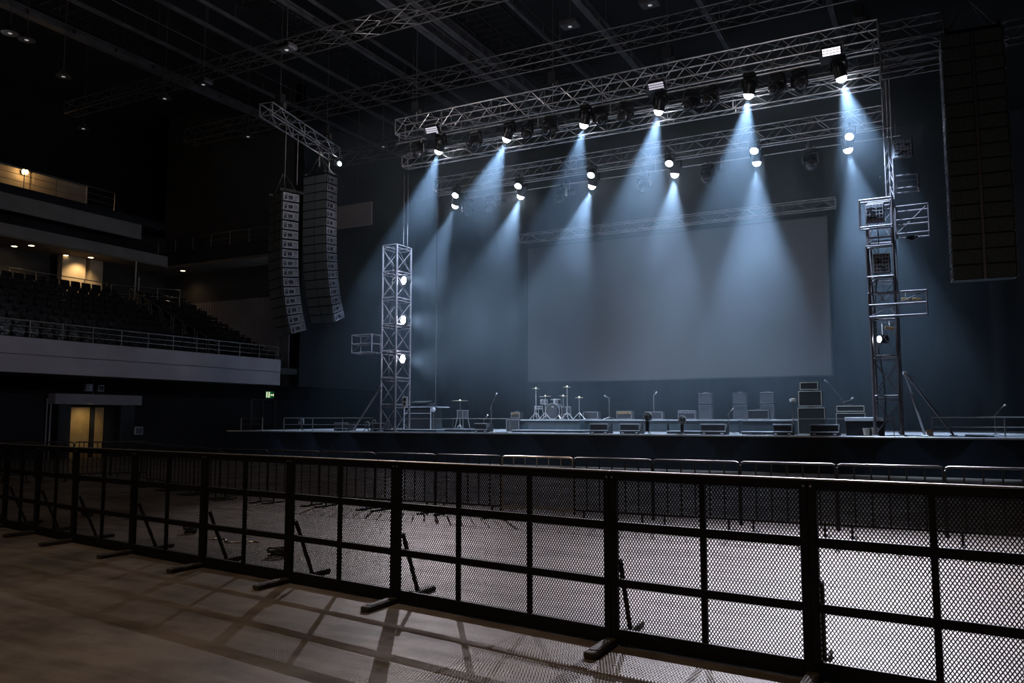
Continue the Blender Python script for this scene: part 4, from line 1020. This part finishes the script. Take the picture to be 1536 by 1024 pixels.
el=rz_.color_ramp.elements; el[0].position=0; el[0].color=(.1,.1,.1,1); el[1].position=1; el[1].color=(1,1,1,1)
e=el.new(.4); e.color=(.44,.44,.44,1); e=el.new(.68); e.color=(1,1,1,1)
nz=nt.nodes.new('ShaderNodeTexNoise'); nz.inputs['Scale'].default_value=.2; nz.inputs['Detail'].default_value=1.5
mp=nt.nodes.new('ShaderNodeMapping'); mp.inputs['Scale'].default_value=(1,1,.8); nt.links.new(tc.outputs['Object'],mp.inputs[0]); nt.links.new(mp.outputs[0],nz.inputs['Vector'])
nr=nt.nodes.new('ShaderNodeMapRange'); nr.inputs[1].default_value=.36; nr.inputs[2].default_value=.66; nr.inputs[3].default_value=.12; nr.inputs[4].default_value=2.5
nt.links.new(nz.outputs['Fac'],nr.inputs[0])
m1=nt.nodes.new('ShaderNodeMath'); m1.operation='MULTIPLY'; nt.links.new(rz_.outputs[0],m1.inputs[0]); nt.links.new(nr.outputs[0],m1.inputs[1])
m2=nt.nodes.new('ShaderNodeMath'); m2.operation='MULTIPLY'; m2.inputs[1].default_value=HAZE; xr=nt.nodes.new('ShaderNodeMapRange'); xr.inputs[1].default_value=-30; xr.inputs[2].default_value=10; nt.links.new(sx.outputs['X'],xr.inputs[0])
xc=nt.nodes.new('ShaderNodeValToRGB'); nt.links.new(xr.outputs[0],xc.inputs[0]); ce=xc.color_ramp.elements; ce[0].position=.08; ce[0].color=(.3,.3,.3,1); ce[1].position=.85; ce[1].color=(.12,.12,.12,1)
q_=ce.new(.24); q_.color=(1,1,1,1); q_=ce.new(.66); q_.color=(1,1,1,1)
m3=nt.nodes.new('ShaderNodeMath'); m3.operation='MULTIPLY'; nt.links.new(m1.outputs[0],m3.inputs[0]); nt.links.new(xc.outputs[0],m3.inputs[1])
nt.links.new(m3.outputs[0],m2.inputs[0]); nt.links.new(m2.outputs[0],vsn.inputs['Density'])
m.cycles.homogeneous_volume=False
ho.data.materials.clear(); ho.data.materials.append(m)

# ================================================================== HOUSE LIGHTING AND ADDED FILL
# warm house lights over the standing area
light('house_wash','AREA',(-7,-1,13),140,(1,.72,.5),shape='DISK',size=2.0,spread=rad(115),aim=(-5,5,0))
light('house_wash','AREA',(-18,8,15),70,(1,.75,.55),shape='DISK',size=1.5,aim=(-14,6,0))
# unseen spots added in front to brighten the balcony front, gear and rig
light('added_front_fill','SPOT',(-10,9,6.8),1000,(.92,.86,1),aim=(-30,21,4),spot_size=rad(46),spot_blend=.8,shadow_soft_size=.3)
light('added_front_fill','SPOT',(-4,6,10),1150,(1,.94,.9),aim=(-12,28,1),spot_size=rad(40),spot_blend=1,shadow_soft_size=.3)
light('added_front_fill','SPOT',(-6,10,9),1500,(.97,.95,1),aim=(-11,27,13.3),spot_size=rad(75),spot_blend=1,shadow_soft_size=.3)
light('added_roof_fill','POINT',(-18,22,13.5),270,(1,.93,.95),shadow_soft_size=.4)  # unseen point light added to lift the roof steel
light('added_roof_fill','POINT',(-30,16,14.0),40,(1,.93,.95),shadow_soft_size=.4)  # weaker added fill for the roof toward the balcony

w=bpy.data.worlds.new('world'); C.world=w; w.use_nodes=True
w.node_tree.nodes['Background'].inputs[0].default_value=(.5,.6,.8,1); w.node_tree.nodes['Background'].inputs[1].default_value=.0004

# ================================================================== RENDER LOOK
C.view_settings.view_transform='Standard'; C.view_settings.look='None'; C.view_settings.gamma=1; C.view_settings.use_curve_mapping=False
C.view_settings.exposure=0.0
cy=C.cycles
cy.use_denoising=True
cy.max_bounces=5; cy.diffuse_bounces=2; cy.glossy_bounces=2; cy.transmission_bounces=1; cy.volume_bounces=0; cy.transparent_max_bounces=8
cy.sample_clamp_indirect=3; cy.caustics_reflective=False; cy.caustics_refractive=False
